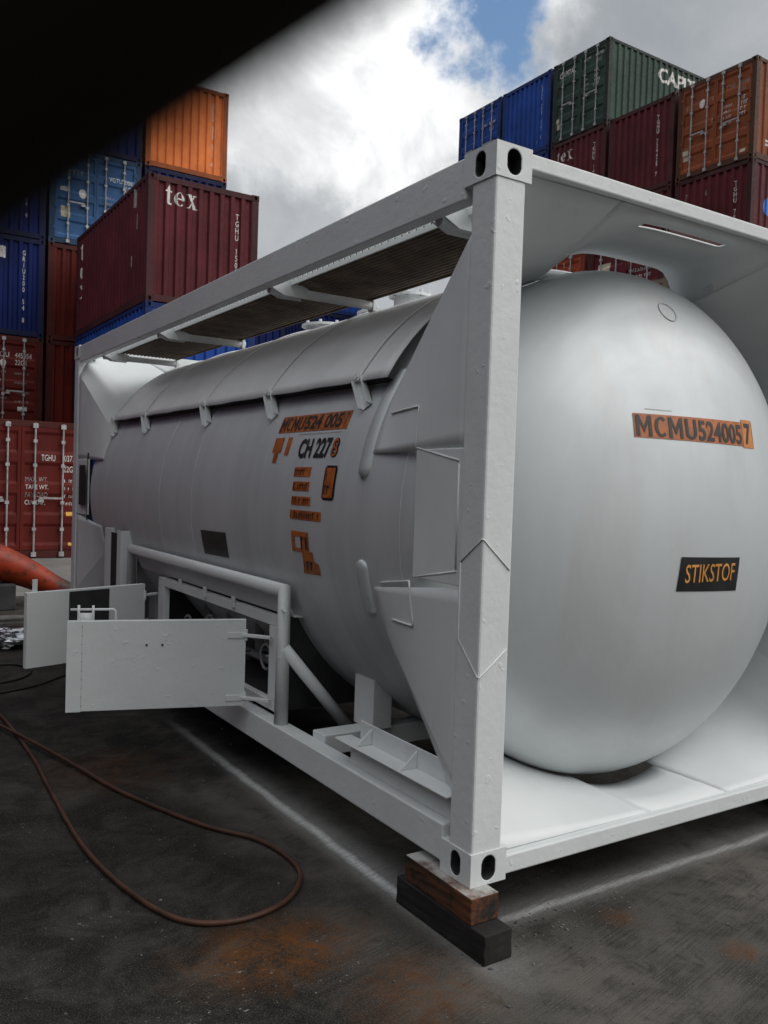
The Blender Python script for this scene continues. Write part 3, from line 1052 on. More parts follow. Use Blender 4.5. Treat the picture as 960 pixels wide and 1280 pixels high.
container('dark green container with double doors and white block capitals on its flank', 'green', (XR, yc, 5 * TZ), 'W', doors=True, marks=[
    ('F', flat_text('CAPITAL', 0.27, 2.08, 0.17, 0.9, 0.02, 0.72), LETTER_W),
    ('F', flat_text('GJNU', 1.46, 2.22, 0.10, 0.7), LETTER_W), ('F', lines(['300983', '22G1'], 1.86, 2.22, 0.10, 0.07), LETTER_W),
    ('F', flat_text('7', 2.30, 2.20, 0.11, 0.7), LETTER_W),
    ('F', smudges(1.42, 1.62, 5, 0.16, 0.05, 0.11, 30), LETTER_W), ('F', smudges(1.82, 1.72, 4, 0.22, 0.11, 0.03, 31), LETTER_W),
    ('F', rect(0.14, 0.45, 0.34, 0.78), CREAM_S),
    ('R', flat_text('CAPITAL', 2.28, 1.88, 0.46, 0.9, 0.025, 2.6), LETTER_W)])
container('bright blue container with a plain corrugated end, between the green and the blue doors', 'blue', (XR, yd, 5 * TZ), 'W', marks=[
    ('F', vert_text('UACU 307 127 0', 1.98, 2.25, 0.115, 0.13), LETTER_W), ('F', smudges(1.78, 0.3, 1, 0.10, 0.1, 0.1, 40), LETTER_D)])
container('bright blue container with double doors at the far end of the top row', 'blue', (XR, ye, 5 * TZ), 'W', doors=True, marks=[
    ('F', flat_text('UXFU', 1.40, 1.78, 0.11, 0.7), LETTER_W), ('F', lines(['300X81', '22G1'], 1.78, 1.78, 0.11, 0.07), LETTER_W),
    ('F', flat_text('1', 2.30, 1.80, 0.13, 0.7), LETTER_W),
    ('F', smudges(1.40, 1.0, 5, 0.30, 0.05, 0.07, 41), LETTER_W), ('F', smudges(1.86, 1.1, 4, 0.26, 0.11, 0.04, 42), LETTER_W), ('F', rect(0.30, 0.70, 0.55, 1.0), LETTER_W)])
# lower row in front of that wall, seen through the gap over the tank
for j in range(3):
    container(('red orange container on the ground in the short row before the wall', 'red orange container in the middle of the short row before the wall', 'red orange container doors glimpsed through the gap above the tank')[j], 'vermil', (14.25, 16.10, j * TZ), 'W', doors=True, marks=[
        ('F', smudges(1.66, 2.28, 1, 0.14, 0.12, 0.1, 50), LETTER_W)] if j == 2 else ())
    container(('maroon container on the ground next to the red orange stack', 'maroon container in the middle, next to the red orange stack', 'maroon container doors glimpsed beside the red orange ones above the tank')[j], 'maroon', (14.25, 13.56, j * TZ), 'W', doors=True, marks=[
        ('F', rect(0.35, 1.75, 0.75, 2.1), CREAM_S), ('F', smudges(1.5, 2.2, 5, 0.5, 0.08, 0.08, 51), LETTER_W)] if j == 2 else ())

# ------------------------------------------------------------------ tank container
ZB = 0.20
TL_, TWd, TH = 6.058, 2.438, 2.591
CX, CZ, RT = 1.219, 1.45, 1.18
YT, DP = 0.56, 0.54
tank_root = thing('tank_container', 'white painted tank container in a steel frame, standing on timber blocks in the yard', 'tank container', (CX, TL_ / 2, ZB))
OFF = -Vector((CX, TL_ / 2, ZB))


def part(name, bm, mat, parent=None, smooth=False, bevel=0.0):
    p = parent or tank_root
    return link(name, bm, p, mat, smooth, bevel, OFF if p is tank_root else None)


# posts
for sx in (0, 1):
    for sy in (0, 1):
        bm = bmesh.new()
        x0, x1 = (0.005, 0.140) if not sx else (TWd - 0.140, TWd - 0.005)
        y0, y1 = (0.005, 0.136) if not sy else (TL_ - 0.136, TL_ - 0.005)
        box(bm, (x0, y0, ZB + 0.112), (x1, y1, ZB + TH - 0.112))
        po = part('corner_post', bm, FRAME_W, bevel=0.008)
        if not sy:   # weld bead of the wrapped doubler plate
            bm = bmesh.new()
            f = (lambda x: x) if not sx else (lambda x: TWd - x)
            pts = [(f(0.003), 0.125, 1.335), (f(0.003), 0.008, 1.425), (f(0.008), 0.003, 1.425), (f(0.130), 0.003, 1.315)]
            tube(bm, pts, 0.0024, 6)
            pts = [(f(0.003), 0.122, 1.335), (f(0.003), 0.122, 1.06), (f(0.003), 0.010, 0.945), (f(0.008), 0.003, 0.94), (f(0.128), 0.003, 1.035)]
            tube(bm, pts, 0.0024, 6)
            part('weld_bead', bm, FRAME_W, po, True)
# castings
for sx in (1, -1):
    for sy in (1, -1):
        for z in (ZB, ZB + TH - 0.118):
            bm = bmesh.new()
            m_casting(bm, sx, sy, 0.060)
            for v in bm.verts:
                v.co += Vector((0 if sx > 0 else TWd, 0 if sy > 0 else TL_, z))
            part('corner_casting', bm, FRAME_W, bevel=0.005).data.materials.append(DARK_STEEL_SHADE)  # second material paints the shade into the holes
# rails
for sx in (0, 1):
    f = (lambda x: x) if not sx else (lambda x: TWd - x)
    bm = bmesh.new()
    box(bm, (min(f(0.006), f(0.095)), 0.176, 0.228), (max(f(0.006), f(0.095)), TL_ - 0.176, 0.366))
    part('bottom_side_rail', bm, FRAME_W, bevel=0.006)
    bm = bmesh.new()
    box(bm, (min(f(0.006), f(0.070)), 0.176, 2.632), (max(f(0.006), f(0.070)), TL_ - 0.176, 2.784))
    part('top_side_rail', bm, FRAME_W, bevel=0.006)
for sy in (0, 1):
    f = (lambda y: y) if not sy else (lambda y: TL_ - y)
    bm = bmesh.new()
    box(bm, (0.160, min(f(0.006), f(0.06)), 0.214), (TWd - 0.160, max(f(0.006), f(0.06)), 0.283))
    part('bottom_end_rail', bm, FRAME_W, bevel=0.006)
    bm = bmesh.new()
    box(bm, (0.160, min(f(0.006), f(0.06)), 2.726), (TWd - 0.160, max(f(0.006), f(0.06)), 2.782))
    part('top_end_rail', bm, FRAME_W, bevel=0.006)

# tank shell
bm = bmesh.new()
prof = []
for i in range(25):
    a = pi / 2 * i / 24
    prof.append((YT - DP * cos(a), RT * sin(a)))
for i in range(1, 12):
    prof.append((YT + (TL_ - 2 * YT) * i / 12, RT))
for i in range(25):
    a = pi / 2 * (1 - i / 24)
    prof.append((TL_ - YT + DP * cos(a), RT * sin(a)))
SEG = 120
rings = []
for y, r in prof:
    if r < 1e-6:
        rings.append([bm.verts.new((CX, y, CZ))])
    else:
        rings.append([bm.verts.new((CX - r * cos(2 * pi * k / SEG), y, CZ + r * sin(2 * pi * k / SEG))) for k in range(SEG)])
for A, B in zip(rings, rings[1:]):
    for k in range(SEG):
        a0, a1 = A[k % len(A)], A[(k + 1) % len(A)]
        b0, b1 = B[k % len(B)], B[(k + 1) % len(B)]
        vs = [a0, a1, b1, b0]
        seen = []
        for v in vs:
            if v not in seen:
                seen.append(v)
        bm.faces.new(seen)
bmesh.ops.recalc_face_normals(bm, faces=bm.faces)
shell = part('tank_shell', bm, TANK_W, smooth=True)


def cyl(y, th, lift=0.0, R=RT):
    return Vector((CX - (R + lift) * cos(th), y, CZ + (R + lift) * sin(th)))


def cyl_arc(y, a0, a1, R, n=40):
    return [cyl(y, a0 + (a1 - a0) * i / n, 0, R) for i in range(n + 1)]


def head_pt(x, z, lift=0.004):
    q = ((x - CX) ** 2 + (z - CZ) ** 2) / RT ** 2
    return Vector((x, YT - DP * sqrt(max(0.0, 1 - q)) - lift, z))


# circumferential weld seams
bm = bmesh.new()
for y in (YT + 0.02, 2.98, 3.62, TL_ - YT - 0.02):
    tube(bm, [cyl(y, 2 * pi * i / 96, 0, RT - 0.002) for i in range(96)], 0.005, 6, True)
part('weld_seam', bm, TANK_W, shell, True)
# blanked boss high on the head
bm = bmesh.new()
c0 = head_pt(1.20, 2.405, 0.0)
nrm = Vector(((c0.x - CX) / RT ** 2, (c0.y - YT) / DP ** 2, (c0.z - CZ) / RT ** 2)).normalized()
ta = nrm.cross(Vector((0, 0, 1))).normalized()
tb = ta.cross(nrm)
tube(bm, [c0 + (ta * cos(2 * pi * i / 24) * 0.050 + tb * sin(2 * pi * i / 24) * 0.050) for i in range(24)], 0.004, 6, True)
part('boss', bm, TANK_W, shell, True)
# thickened pads with round ends at the skirt edge
for a0, a1, yy in ((radians(34), radians(8.5), 0.885), (radians(-8.5), radians(-20), 0.880)):
    bm = bmesh.new()
    n = 24
    L, Rr = [], []
    hw = 0.042
    for i in range(n + 1):
        a = a0 + (a1 - a0) * i / n
        dist_end = abs(a - a1 if a0 > radians(20) else a - a0) * RT
        w = hw if dist_end > hw else sqrt(max(1e-5, hw ** 2 - (hw - dist_end) ** 2))
        L.append((yy + w, a))
        Rr.append((yy - w, a))
    rows = [[cyl(y, a, 0.0) for y, a in L], [cyl(y - 0.006, a, 0.014) for y, a in L], [cyl(y + 0.006, a, 0.014) for y, a in Rr], [cyl(y, a, 0.0) for y, a in Rr]]
    grid(bm, rows)
    bmesh.ops.recalc_face_normals(bm, faces=bm.faces)
    part('end_pad', bm, TANK_W, shell, True)


# stickers on the shell
def shell_sticker(polys, mat, lift=0.0022, name='sticker'):
    """u runs to -y, v is arc length above the tank's waist"""
    us = [i * 0.02 for i in range(-300, 300)]
    bm = drape(polys, lambda u, v: cyl(-u, v / RT, lift), (), [i * 0.03 for i in range(-40, 60)], 0)
    part(name, bm, mat, shell)


def thv(z):
    return math.asin((z - CZ) / RT) * RT


ORL = 0.0038
shell_sticker(rect(-1.872, thv(1.858), -1.150, thv(1.945)), ORANGE_S)
shell_sticker(heavy_mcmu(-1.862, thv(1.864), 0.078, 0.26), LETTER_B, ORL, 'lettering')
shell_sticker(flat_text('524 005', -1.585, thv(1.866), 0.078, 0.5, 0.032, 0.37), LETTER_B, ORL, 'lettering')
shell_sticker(flat_text('7', -1.185, thv(1.880), 0.060, 0.5, 0.0), BLACK_S, ORL, 'lettering')
shell_sticker(rect(-1.872, thv(1.752), -1.768, thv(1.831)) + rect(-1.845, thv(1.698), -1.795, thv(1.752)), ORANGE_S)
shell_sticker(rect(-1.722, thv(1.738), -1.676, thv(1.831)), ORANGE_S)
shell_sticker(flat_text('CH 227', -1.565, thv(1.720), 0.102, 0.5, 0.034, 0.325), LETTER_B, ORL, 'lettering')
shell_sticker(flat_text('8', -1.232, thv(1.722), 0.098, 0.5, 0.05, 0.068), BLACK_S, 0.0024, 'lettering')
shell_sticker(flat_text('8', -1.226, thv(1.726), 0.090, 0.5, 0.0, 0.056), ORANGE_S, 0.0040, 'lettering')
for (ya_, yb_, z0, z1, sd_) in ((1.560, 1.385, 1.630, 1.676, 1), (1.553, 1.380, 1.560, 1.605, 2), (1.552, 1.352, 1.490, 1.532, 3), (1.560, 1.240, 1.420, 1.464, 4)):
    shell_sticker(rect(-ya_, thv(z0), -yb_, thv(z1)), ORANGE_S)
    shell_sticker(smudges(-ya_ + 0.008, thv(z0) + 0.006, 1, abs(ya_ - yb_) - 0.03, (z1 - z0) * 0.75, 0.01, 60 + sd_), LETTER_B, ORL, 'lettering')
shell_sticker([[(-1.244, thv(1.535)), (-1.230, thv(1.522)), (-1.140, thv(1.522)), (-1.128, thv(1.535)), (-1.128, thv(1.672)), (-1.140, thv(1.684)), (-1.230, thv(1.684)), (-1.244, thv(1.672))]], BLACK_S)
shell_sticker(rect(-1.230, thv(1.533), -1.142, thv(1.673)), ORANGE_S, 0.0036)
shell_sticker(smudges(-1.222, thv(1.614), 1, 0.06, 0.045, 0.01, 71) + smudges(-1.222, thv(1.548), 1, 0.06, 0.045, 0.01, 72), LETTER_B, 0.0050, 'lettering')
# torn four sided sticker with a hole and a trailing strip
shell_sticker(rect(-1.551, thv(1.259), -1.515, thv(1.36)) + rect(-1.515, thv(1.335), -1.455, thv(1.36)) + rect(-1.515, thv(1.259), -1.455, thv(1.278))
              + [[(-1.455, thv(1.259)), (-1.371, thv(1.262)), (-1.371, thv(1.36)), (-1.455, thv(1.36))], [(-1.448, thv(1.19)), (-1.336, thv(1.20)), (-1.336, thv(1.268)), (-1.448, thv(1.259))],
                 [(-1.463, thv(1.155)), (-1.285, thv(1.160)), (-1.285, thv(1.21)), (-1.336, thv(1.20)), (-1.448, thv(1.19))], [(-1.336, thv(1.20)), (-1.285, thv(1.21)), (-1.336, thv(1.225))]], ORANGE_S)
shell_sticker(smudges(-1.45, thv(1.275), 1, 0.07, 0.07, 0.01, 81), LETTER_B, ORL, 'lettering')
shell_sticker(smudges(-1.44, thv(1.175), 1, 0.13, 0.05, 0.01, 82), LETTER_B, ORL, 'lettering')
# black plate further back
shell_sticker([[(-2.815, thv(1.136)), (-2.417, thv(1.142)), (-2.415, thv(1.292)), (-2.821, thv(1.285))]], BLACK_S)
shell_sticker(smudges(-2.72, thv(1.18), 1, 0.24, 0.06, 0.01, 91), simple("worn_black_print", (0.03, 0.026, 0.022), 0.5), ORL, 'lettering')
# thin masking lines left in the paint
shell_sticker(rect(-1.62, thv(1.842), -1.18, thv(1.845)), LETTER_D, 0.0016, 'paint_line')


# the head
def head_sticker(polys, mat, lift=0.0022, name='sticker'):
    bm = drape(polys, lambda u, v: head_pt(u, v, lift), [i * 0.03 for i in range(20, 70)], [1.0 + i * 0.03 for i in range(45)])
    part(name, bm, mat, shell)


head_sticker([[(0.834, 1.830), (1.535, 1.828), (1.535, 1.935), (0.836, 1.928)]], ORANGE_S)
head_sticker(heavy_mcmu(0.845, 1.836, 0.086, 0.345), LETTER_B, 0.0040, 'lettering')
head_sticker(flat_text('524005', 1.20, 1.834, 0.088, 0.5, 0.022, 0.325), LETTER_B, 0.0040, 'lettering')
head_sticker(rect(1.537, 1.822, 1.626, 1.948), simple("orange_sticker_edge", (0.56, 0.20, 0.035), 0.45), 0.0028)
head_sticker([[(1.626, 1.822), (1.632, 1.822), (1.632, 1.94), (1.626, 1.948)]], BLACK_S)
head_sticker(flat_text('7', 1.553, 1.836, 0.096, 0.5, 0.03, 0.055), LETTER_B, 0.0044, 'lettering')
head_sticker(rect(0.90, 1.948, 1.05, 1.950), LETTER_D, 0.0016, 'paint_line')
head_sticker([[(1.076, 1.198), (1.496, 1.184), (1.499, 1.333), (1.088, 1.343)]], BLACK_S)
head_sticker(flat_text('STIKSTOF', 1.118, 1.232, 0.078, 0.5, 0.004, 0.345), YELLOW_L, 0.0040, 'lettering')


# skirts: ruled plates from the frame's outline to the tank
def skirt_path():
    """outer line of one upper corner, from the side to the top, as (fraction, point)"""
    P = [Vector(p) for p in ((0.022, 0.136, 1.745), (0.022, 0.136, 2.10), (0.022, 0.136, 2.52), (0.085, 0.122, 2.66), (0.18, 0.045, 2.720), (0.66, 0.035, 2.7235))]
    return P


def path_pt(P, f):
    L = [0.0]
    for a, b_ in zip(P, P[1:]):
        L.append(L[-1] + (b_ - a).length)
    d_ = f * L[-1]
    for i in range(len(P) - 1):
        if d_ <= L[i + 1] + 1e-9:
            return P[i].lerp(P[i + 1], (d_ - L[i]) / (L[i + 1] - L[i]))
    return P[-1].copy()


UP = skirt_path()
LOW = [Vector(p) for p in ((0.022, 0.136, 1.24), (0.022, 0.136, 0.95), (0.022, 0.136, 0.54), (0.06, 0.125, 0.36), (0.17, 0.040, 0.288), (0.97, 0.040, 0.2845))]


def frac_at(P, n):
    L = [(b_ - a).length for a, b_ in zip(P, P[1:])]
    return sum(L[:n]) / sum(L)


F_UP, F_LOW = frac_at(UP, 2), frac_at(LOW, 2)


def corner_pt(low, f, s):
    """a point on a corner plate: f along the outline from side to top or bottom, s from frame to tank"""
    A = path_pt(LOW if low else UP, f)
    fs = F_LOW if low else F_UP
    k = max(0.0, (f - fs) / (1 - fs))            # beyond the fold the plate curls round the tank
    if low:
        th = radians(-14 - 10 * min(1.0, f / fs) - 54 * k ** 0.9)
    else:
        th = radians(14 + 12 * min(1.0, f / fs) + 40 * k ** 0.9)
    y = (0.80 - 0.30 * (3 * k * k - 2 * k ** 3)) if low else (0.84 - 0.24 * k ** 3)
    B = cyl(y, th, 0.004)
    p = A.lerp(B, s)
    # bulge a little so the plate curves like rolled sheet
    bul = (0.006 if low else 0.035) * sin(pi * s) * sin(pi * k)
    ctr = Vector((CX, p.y, CZ))
    p += (ctr - p).normalized() * bul * 0.6
    return p


def mirror(bm, mx, my):
    for v in bm.verts:
        if mx:
            v.co.x = TWd - v.co.x
        if my:
            v.co.y = TL_ - v.co.y
    if mx != my:
        bmesh.ops.reverse_faces(bm, faces=bm.faces[:])


def solid(o, t=0.006):
    md = o.modifiers.new("plate", 'SOLIDIFY')
    md.thickness = t
    md.offset = 0.0
    return o


for my in (0, 1):
    for mx in (0, 1):
        for low in (0, 1):
            bm = bmesh.new()
            fs = F_LOW if low else F_UP
            ff = [fs * i / 12 for i in range(12)] + [fs + (1 - fs) * i / 24 for i in range(25)]
            vs = grid(bm, [[corner_pt(low, q, s / 12) for q in ff] for s in range(13)])
            for a, b_ in zip(vs, vs[1:]):
                e = bm.edges.get((a[12], b_[12]))
                e.smooth = False
            mirror(bm, mx, my)
            bmesh.ops.recalc_face_normals(bm, faces=bm.faces)
            solid(part('corner_skirt_plate', bm, SKIRT_W, smooth=True))
        # side doubler
        bm = bmesh.new()
        for v in box(bm, (0.012, 0.138, 1.245), (0.022, 0.470, 1.745)):
            v.co.x += 0.024 * (v.co.y - 0.138) / 0.332
        mirror(bm, mx, my)
        part('side_plate', bm, SKIRT_W, bevel=0.003)
    # top plate with its slot
    bm = bmesh.new()
    xs = [0.652 + (1.786 - 0.652) * i / 24 for i in range(25)]
    xs += [0.905, 1.468]
    xs = sorted(x for x in xs if not (0.86 < x < 0.95 and x != 0.905) and not (1.44 < x < 1.51 and x != 1.468))
    ys = [0.035, 0.143, 0.188, 0.30, 0.42, 0.52, 0.60]

    def top_inner(x):
        return 2.724 - 0.19 * exp(-(max(0.0, x - 0.66) / 0.17) ** 1.4) - 0.19 * exp(-(max(0.0, 1.778 - x) / 0.07) ** 1.5)

    def top_pt(x, y):
        k = (y - 0.035) / (0.60 - 0.035)
        return Vector((CX + (x - CX) * (1 - 0.137 * k), y, 2.7235 + (top_inner(x) - 2.7235) * k))
    V = [[bm.verts.new(top_pt(x, y)) for x in xs] for y in ys]
    for i in range(len(ys) - 1):
        for j in range(len(xs) - 1):
            if ys[i] == 0.143 and xs[j] >= 0.904 and xs[j + 1] <= 1.469:
                continue
            bm.faces.new((V[i][j], V[i][j + 1], V[i + 1][j + 1], V[i + 1][j]))
    mirror(bm, 0, my)
    solid(part('top_plate', bm, SKIRT_W, smooth=True), 0.008)
    # bottom plate
    bm = bmesh.new()
    xs = [0.962 + (1.476 - 0.962) * i / 12 for i in range(13)]
    ys = [0.040, 0.2, 0.32, 0.43]
    zin = CZ + (RT + 0.004) * sin(radians(-78))
    grid(bm, [[(x, y, 0.2835 + (zin - 0.2855 - 0.048 * max(0.0, sin(pi * (x - 0.962) / 0.514)) ** 0.8) * (y - 0.040) / 0.39) for x in xs] for y in ys])
    mirror(bm, 0, my)
    solid(part('bottom_plate', bm, SKIRT_W, smooth=True), 0.008)

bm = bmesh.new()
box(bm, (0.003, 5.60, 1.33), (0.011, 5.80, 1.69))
part('window_shade_panel', bm, DARK)  # dark panel painting the shade inside the far window
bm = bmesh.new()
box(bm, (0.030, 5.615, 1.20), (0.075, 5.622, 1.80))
part('gap_shade_strip', bm, DARK)  # dark strip painting the shade in the gap beside the shell

# weld beads along the patch outlines on the near skirt
SK = [(corner_pt(low, i / 60, s / 40)) for low in (0, 1) for i in range(61) for s in range(41)]


def on_skirt(y, z):
    if y < 0.47 and 1.245 < z < 1.745:
        return Vector((0.010 + 0.024 * (y - 0.138) / 0.332, y, z))
    best = min(SK, key=lambda q: (q.y - y) ** 2 + (q.z - z) ** 2 + 0.02 * q.x)
    return Vector((best.x - 0.006, y, z))


def bead(pts, r=0.0045):
    bm = bmesh.new()
    ps = []
    for (a, b_) in zip(pts, pts[1:]):
        for i in range(8):
            t = i / 8
            ps.append(on_skirt(a[0] + (b_[0] - a[0]) * t, a[1] + (b_[1] - a[1]) * t))
    ps.append(on_skirt(*pts[-1]))
    tube(bm, [p + Vector((rnd.uniform(-1, 1) * 0.0008,) * 3) for p in ps], r, 6)
    part('weld_bead', bm, SKIRT_W, None, True)


bead([(0.74, 1.905), (0.49, 1.918)])
bead([(0.485, 1.918), (0.482, 1.745)], 0.003)
bead([(0.74, 1.190), (0.50, 1.225)])
bead([(0.50, 1.225), (0.475, 1.050)])
bead([(0.475, 1.048), (0.66, 1.045)])
bm = bmesh.new()
tube(bm, [(0.014, 0.165, 1.700), (0.038, 0.470, 1.752)], 0.0045, 6)
tube(bm, [(0.012, 0.162, 1.305), (0.012, 0.162, 1.690)], 0.004, 6)
tube(bm, [(0.014, 0.160, 1.298), (0.038, 0.470, 1.243)], 0.0045, 6)
part('weld_bead', bm, SKIRT_W, None, True)

# sun shield
RS = RT + 0.066
bm = bmesh.new()
rows = []
for i in range(49):
    a = radians(30 + 120 * i / 48)
    rows.append([cyl(0.862 + (5.26 - 0.862) * j / 60, a, 0.0022 * sin(j * 0.9 + i * 0.4) * (0.3 + abs(cos(a))) * (1 if i < 10 else 0.4), RS) for j in range(61)])
grid(bm, rows)
bmesh.ops.recalc_face_normals(bm, faces=bm.faces)
shield = solid(part('sun_shield', bm, SHIELD_W, smooth=True), 0.004)
clipy = (1.085, 2.05, 3.04, 4.31, 5.20)
for y in clipy:
    bm = bmesh.new()
    ps = []
    for i in range(41):
        a = radians(30 + 120 * i / 40)
        ps.append([cyl(y + 0.02 - 0.008, a, 0.0025, RS + 0.004), cyl(y + 0.02 - 0.006, a, 0.007, RS + 0.004), cyl(y + 0.02 + 0.006, a, 0.007, RS + 0.004), cyl(y + 0.02 + 0.008, a, 0.0025, RS + 0.004)])
    grid(bm, ps)
    bmesh.ops.recalc_face_normals(bm, faces=bm.faces)
    part('strap', bm, SHIELD_W, shield)
    # channel clip that holds the shield's edge off the shell
    bm = bmesh.new()
    p0, p1 = cyl(y - 0.050, radians(25.4), 0.020), cyl(y + 0.028, radians(30.3), 0.062)
    t = (p1 - p0).normalized()
    n0 = cyl(0, radians(28), 1.0) - cyl(0, radians(28), 0.0)
    sd_ = n0.cross(t).normalized()
    no = t.cross(sd_).normalized()
    c_ = (p0 + p1) / 2
    hl = (p1 - p0).length / 2 + 0.012
    obox(bm, c_ - no * 0.012, t, sd_, no, hl, 0.024, 0.003)
    for q in (-1, 1):
        obox(bm, c_ + sd_ * q * 0.0275 + no * 0.002, t, sd_, no, hl, 0.003, 0.017)
    obox(bm, p1 + t * 0.022 + no * 0.010, t, sd_, no, 0.012, 0.014, 0.006)
    part('shield_clip', bm, FRAME_W)

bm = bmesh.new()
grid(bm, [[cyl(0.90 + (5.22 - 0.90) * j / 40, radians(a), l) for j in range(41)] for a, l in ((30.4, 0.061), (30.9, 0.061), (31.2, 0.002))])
part('edge_shadow_strip', bm, DARK, shield)  # black strip painting the shadow line below the shield's edge

# walkway under the top rails, and its mirror image on the other side
for mx in (0, 1):
    wk = bmesh.new()
    x0, x1, y0, y1, zt = 0.185, 0.70, 0.30, 5.28, 2.70
    nb_ = 16
    w = (x1 - x0) / nb_
    for i in range(nb_):
        xa = x0 + i * w
        box(wk, (xa + 0.004, y0, zt - 0.034), (xa + w - 0.012, y1, zt - 0.004))
    n = int((y1 - y0) / 0.045)
    for j in range(n + 1):
        yy = y0 + 0.012 + (y1 - y0 - 0.05) * j / n
        box(wk, (x0, yy, zt - 0.026), (x1, yy + 0.012, zt - 0.012))
    if mx:
        mirror(wk, 1, 0)
    grating = part('walkway_grating', wk, GRATE)
    for xa in (x0 - 0.012, x1 + 0.002):
        bm = bmesh.new()
        pitch = 0.055
        n = int((y1 - y0) / pitch)
        z0, z1 = zt - 0.042, zt + 0.022
        box(bm, (xa, y0, z0), (xa + 0.008, y1, z0 + 0.022))
        box(bm, (xa, y0, z1 - 0.022), (xa + 0.008, y1, z1))
        for j in range(n + 1):
            yy = y0 + (y1 - y0 - 0.034) * j / n
            box(bm, (xa + 0.0005, yy, z0 + 0.022), (xa + 0.0075, yy + 0.034, z1 - 0.022))
        if mx:
            mirror(bm, 1, 0)
        part('walkway_edge', bm, FRAME_W if xa < 0.4 else GRATE, grating)
    for yy in (0.42, 1.95, 3.82, 5.30):
        bm = bmesh.new()
        tube(bm, [(0.07, yy, 2.632), (0.74, yy, 2.632)], 0.026, 12)
        poly = [(0.062, 2.635), (0.062, 2.70), (0.10, 2.70), (0.28, 2.655), (0.28, 2.60), (0.14, 2.60)]
        prism(bm, poly, yy - 0.045, yy - 0.035, 1)
        prism(bm, poly, yy + 0.035, yy + 0.045, 1)
        box(bm, (0.71, yy - 0.03, 2.60), (0.73, yy + 0.03, 2.70))
        if mx:
            mirror(bm, 1, 0)
        part('walkway_support', bm, FRAME_W)
# fittings on the tank's back
for yy, xx, s in ((1.9, 0.95, 0.16), (2.45, 1.10, 0.20), (3.1, 1.05, 0.22)):
    bm = bmesh.new()
    tube(bm, [(xx, yy, 2.62), (xx, yy, 2.70)], s * 0.6, 20)
    tube(bm, [(xx, yy, 2.70), (xx, yy, 2.715)], s * 0.8, 20)
    for i in range(8):
        tube(bm, [(xx + s * 0.68 * cos(i * pi / 4), yy + s * 0.68 * sin(i * pi / 4), 2.70), (xx + s * 0.68 * cos(i * pi / 4), yy + s * 0.68 * sin(i * pi / 4), 2.735)], 0.011, 6)
    part('top_fitting', bm, FRAME_W)

# tubular guard round the valve cabinet
bm = bmesh.new()
r = 0.036
tube(bm, [(0.048, 1.616, 0.366), (0.048, 1.616, 1.048), (0.048, 4.26, 1.048), (0.048, 4.26, 0.366)], r, 16)
guard = part('tubular_guard', bm, FRAME_W, smooth=True)
bm = bmesh.new()
tube(bm, [(0.03, 1.60, 0.955), (0.005, 1.50, 0.955)], 0.006, 8)
part('pin', bm, FRAME_W, guard)
# sheet between guard and shell
bm = bmesh.new()
grid(bm, [[(0.060, 1.65 + 2.58 * i / 10, 1.022) for i in range(11)], [(0.125, 1.65 + 2.58 * i / 10, 0.905) for i in range(11)], [(0.20, 1.65 + 2.58 * i / 10, 0.900) for i in range(11)]])
solid(part('cabinet_hood', bm, SKIRT_W, smooth=False), 0.005)
# cabinet
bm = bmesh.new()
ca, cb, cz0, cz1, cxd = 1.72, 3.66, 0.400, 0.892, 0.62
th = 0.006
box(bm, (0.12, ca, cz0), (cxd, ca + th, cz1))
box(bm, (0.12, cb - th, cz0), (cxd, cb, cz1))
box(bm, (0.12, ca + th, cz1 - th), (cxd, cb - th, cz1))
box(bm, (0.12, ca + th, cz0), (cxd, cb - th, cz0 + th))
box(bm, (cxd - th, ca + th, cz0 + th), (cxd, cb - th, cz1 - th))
cab = part('valve_cabinet', bm, DARK_STEEL_SHADE)
bm = bmesh.new()
fz = 0.895
box(bm, (0.075, ca + 0.03, fz - 0.055), (0.118, cb + 0.03, fz))
box(bm, (0.075, ca + 0.03, cz0 - 0.01), (0.118, cb + 0.03, cz0 + 0.04))
box(bm, (0.075, ca + 0.03, cz0 + 0.041), (0.118, ca + 0.12, fz - 0.056))
box(bm, (0.075, cb - 0.09, cz0 + 0.041), (0.118, cb + 0.03, fz - 0.056))
for q in (2.3, 2.75, 3.2):
    box(bm, (0.062, q, fz - 0.03), (0.074, q + 0.04, fz + 0.035))
part('cabinet_frame', bm, FRAME_W, cab, False, 0.003)
bm = bmesh.new()
for yy, zz in ((2.05, 0.62), (2.45, 0.58), (2.9, 0.66), (3.3, 0.60)):
    tube(bm, [(0.45, yy, 0.42), (0.45, yy, zz), (0.30, yy, zz), (0.30, yy, 0.88)], 0.03, 10)
    tube(bm, [(0.24, yy, zz), (0.16, yy, zz)], 0.012, 8)
    tube(bm, [(0.16, yy + 0.07 * cos(i * pi / 8), zz + 0.07 * sin(i * pi / 8)) for i in range(16)], 0.008, 6, True)
tube(bm, [(0.38, 1.8, 0.5), (0.38, 3.6, 0.5)], 0.025, 10)
part('pipework', bm, PIPE, cab, True)


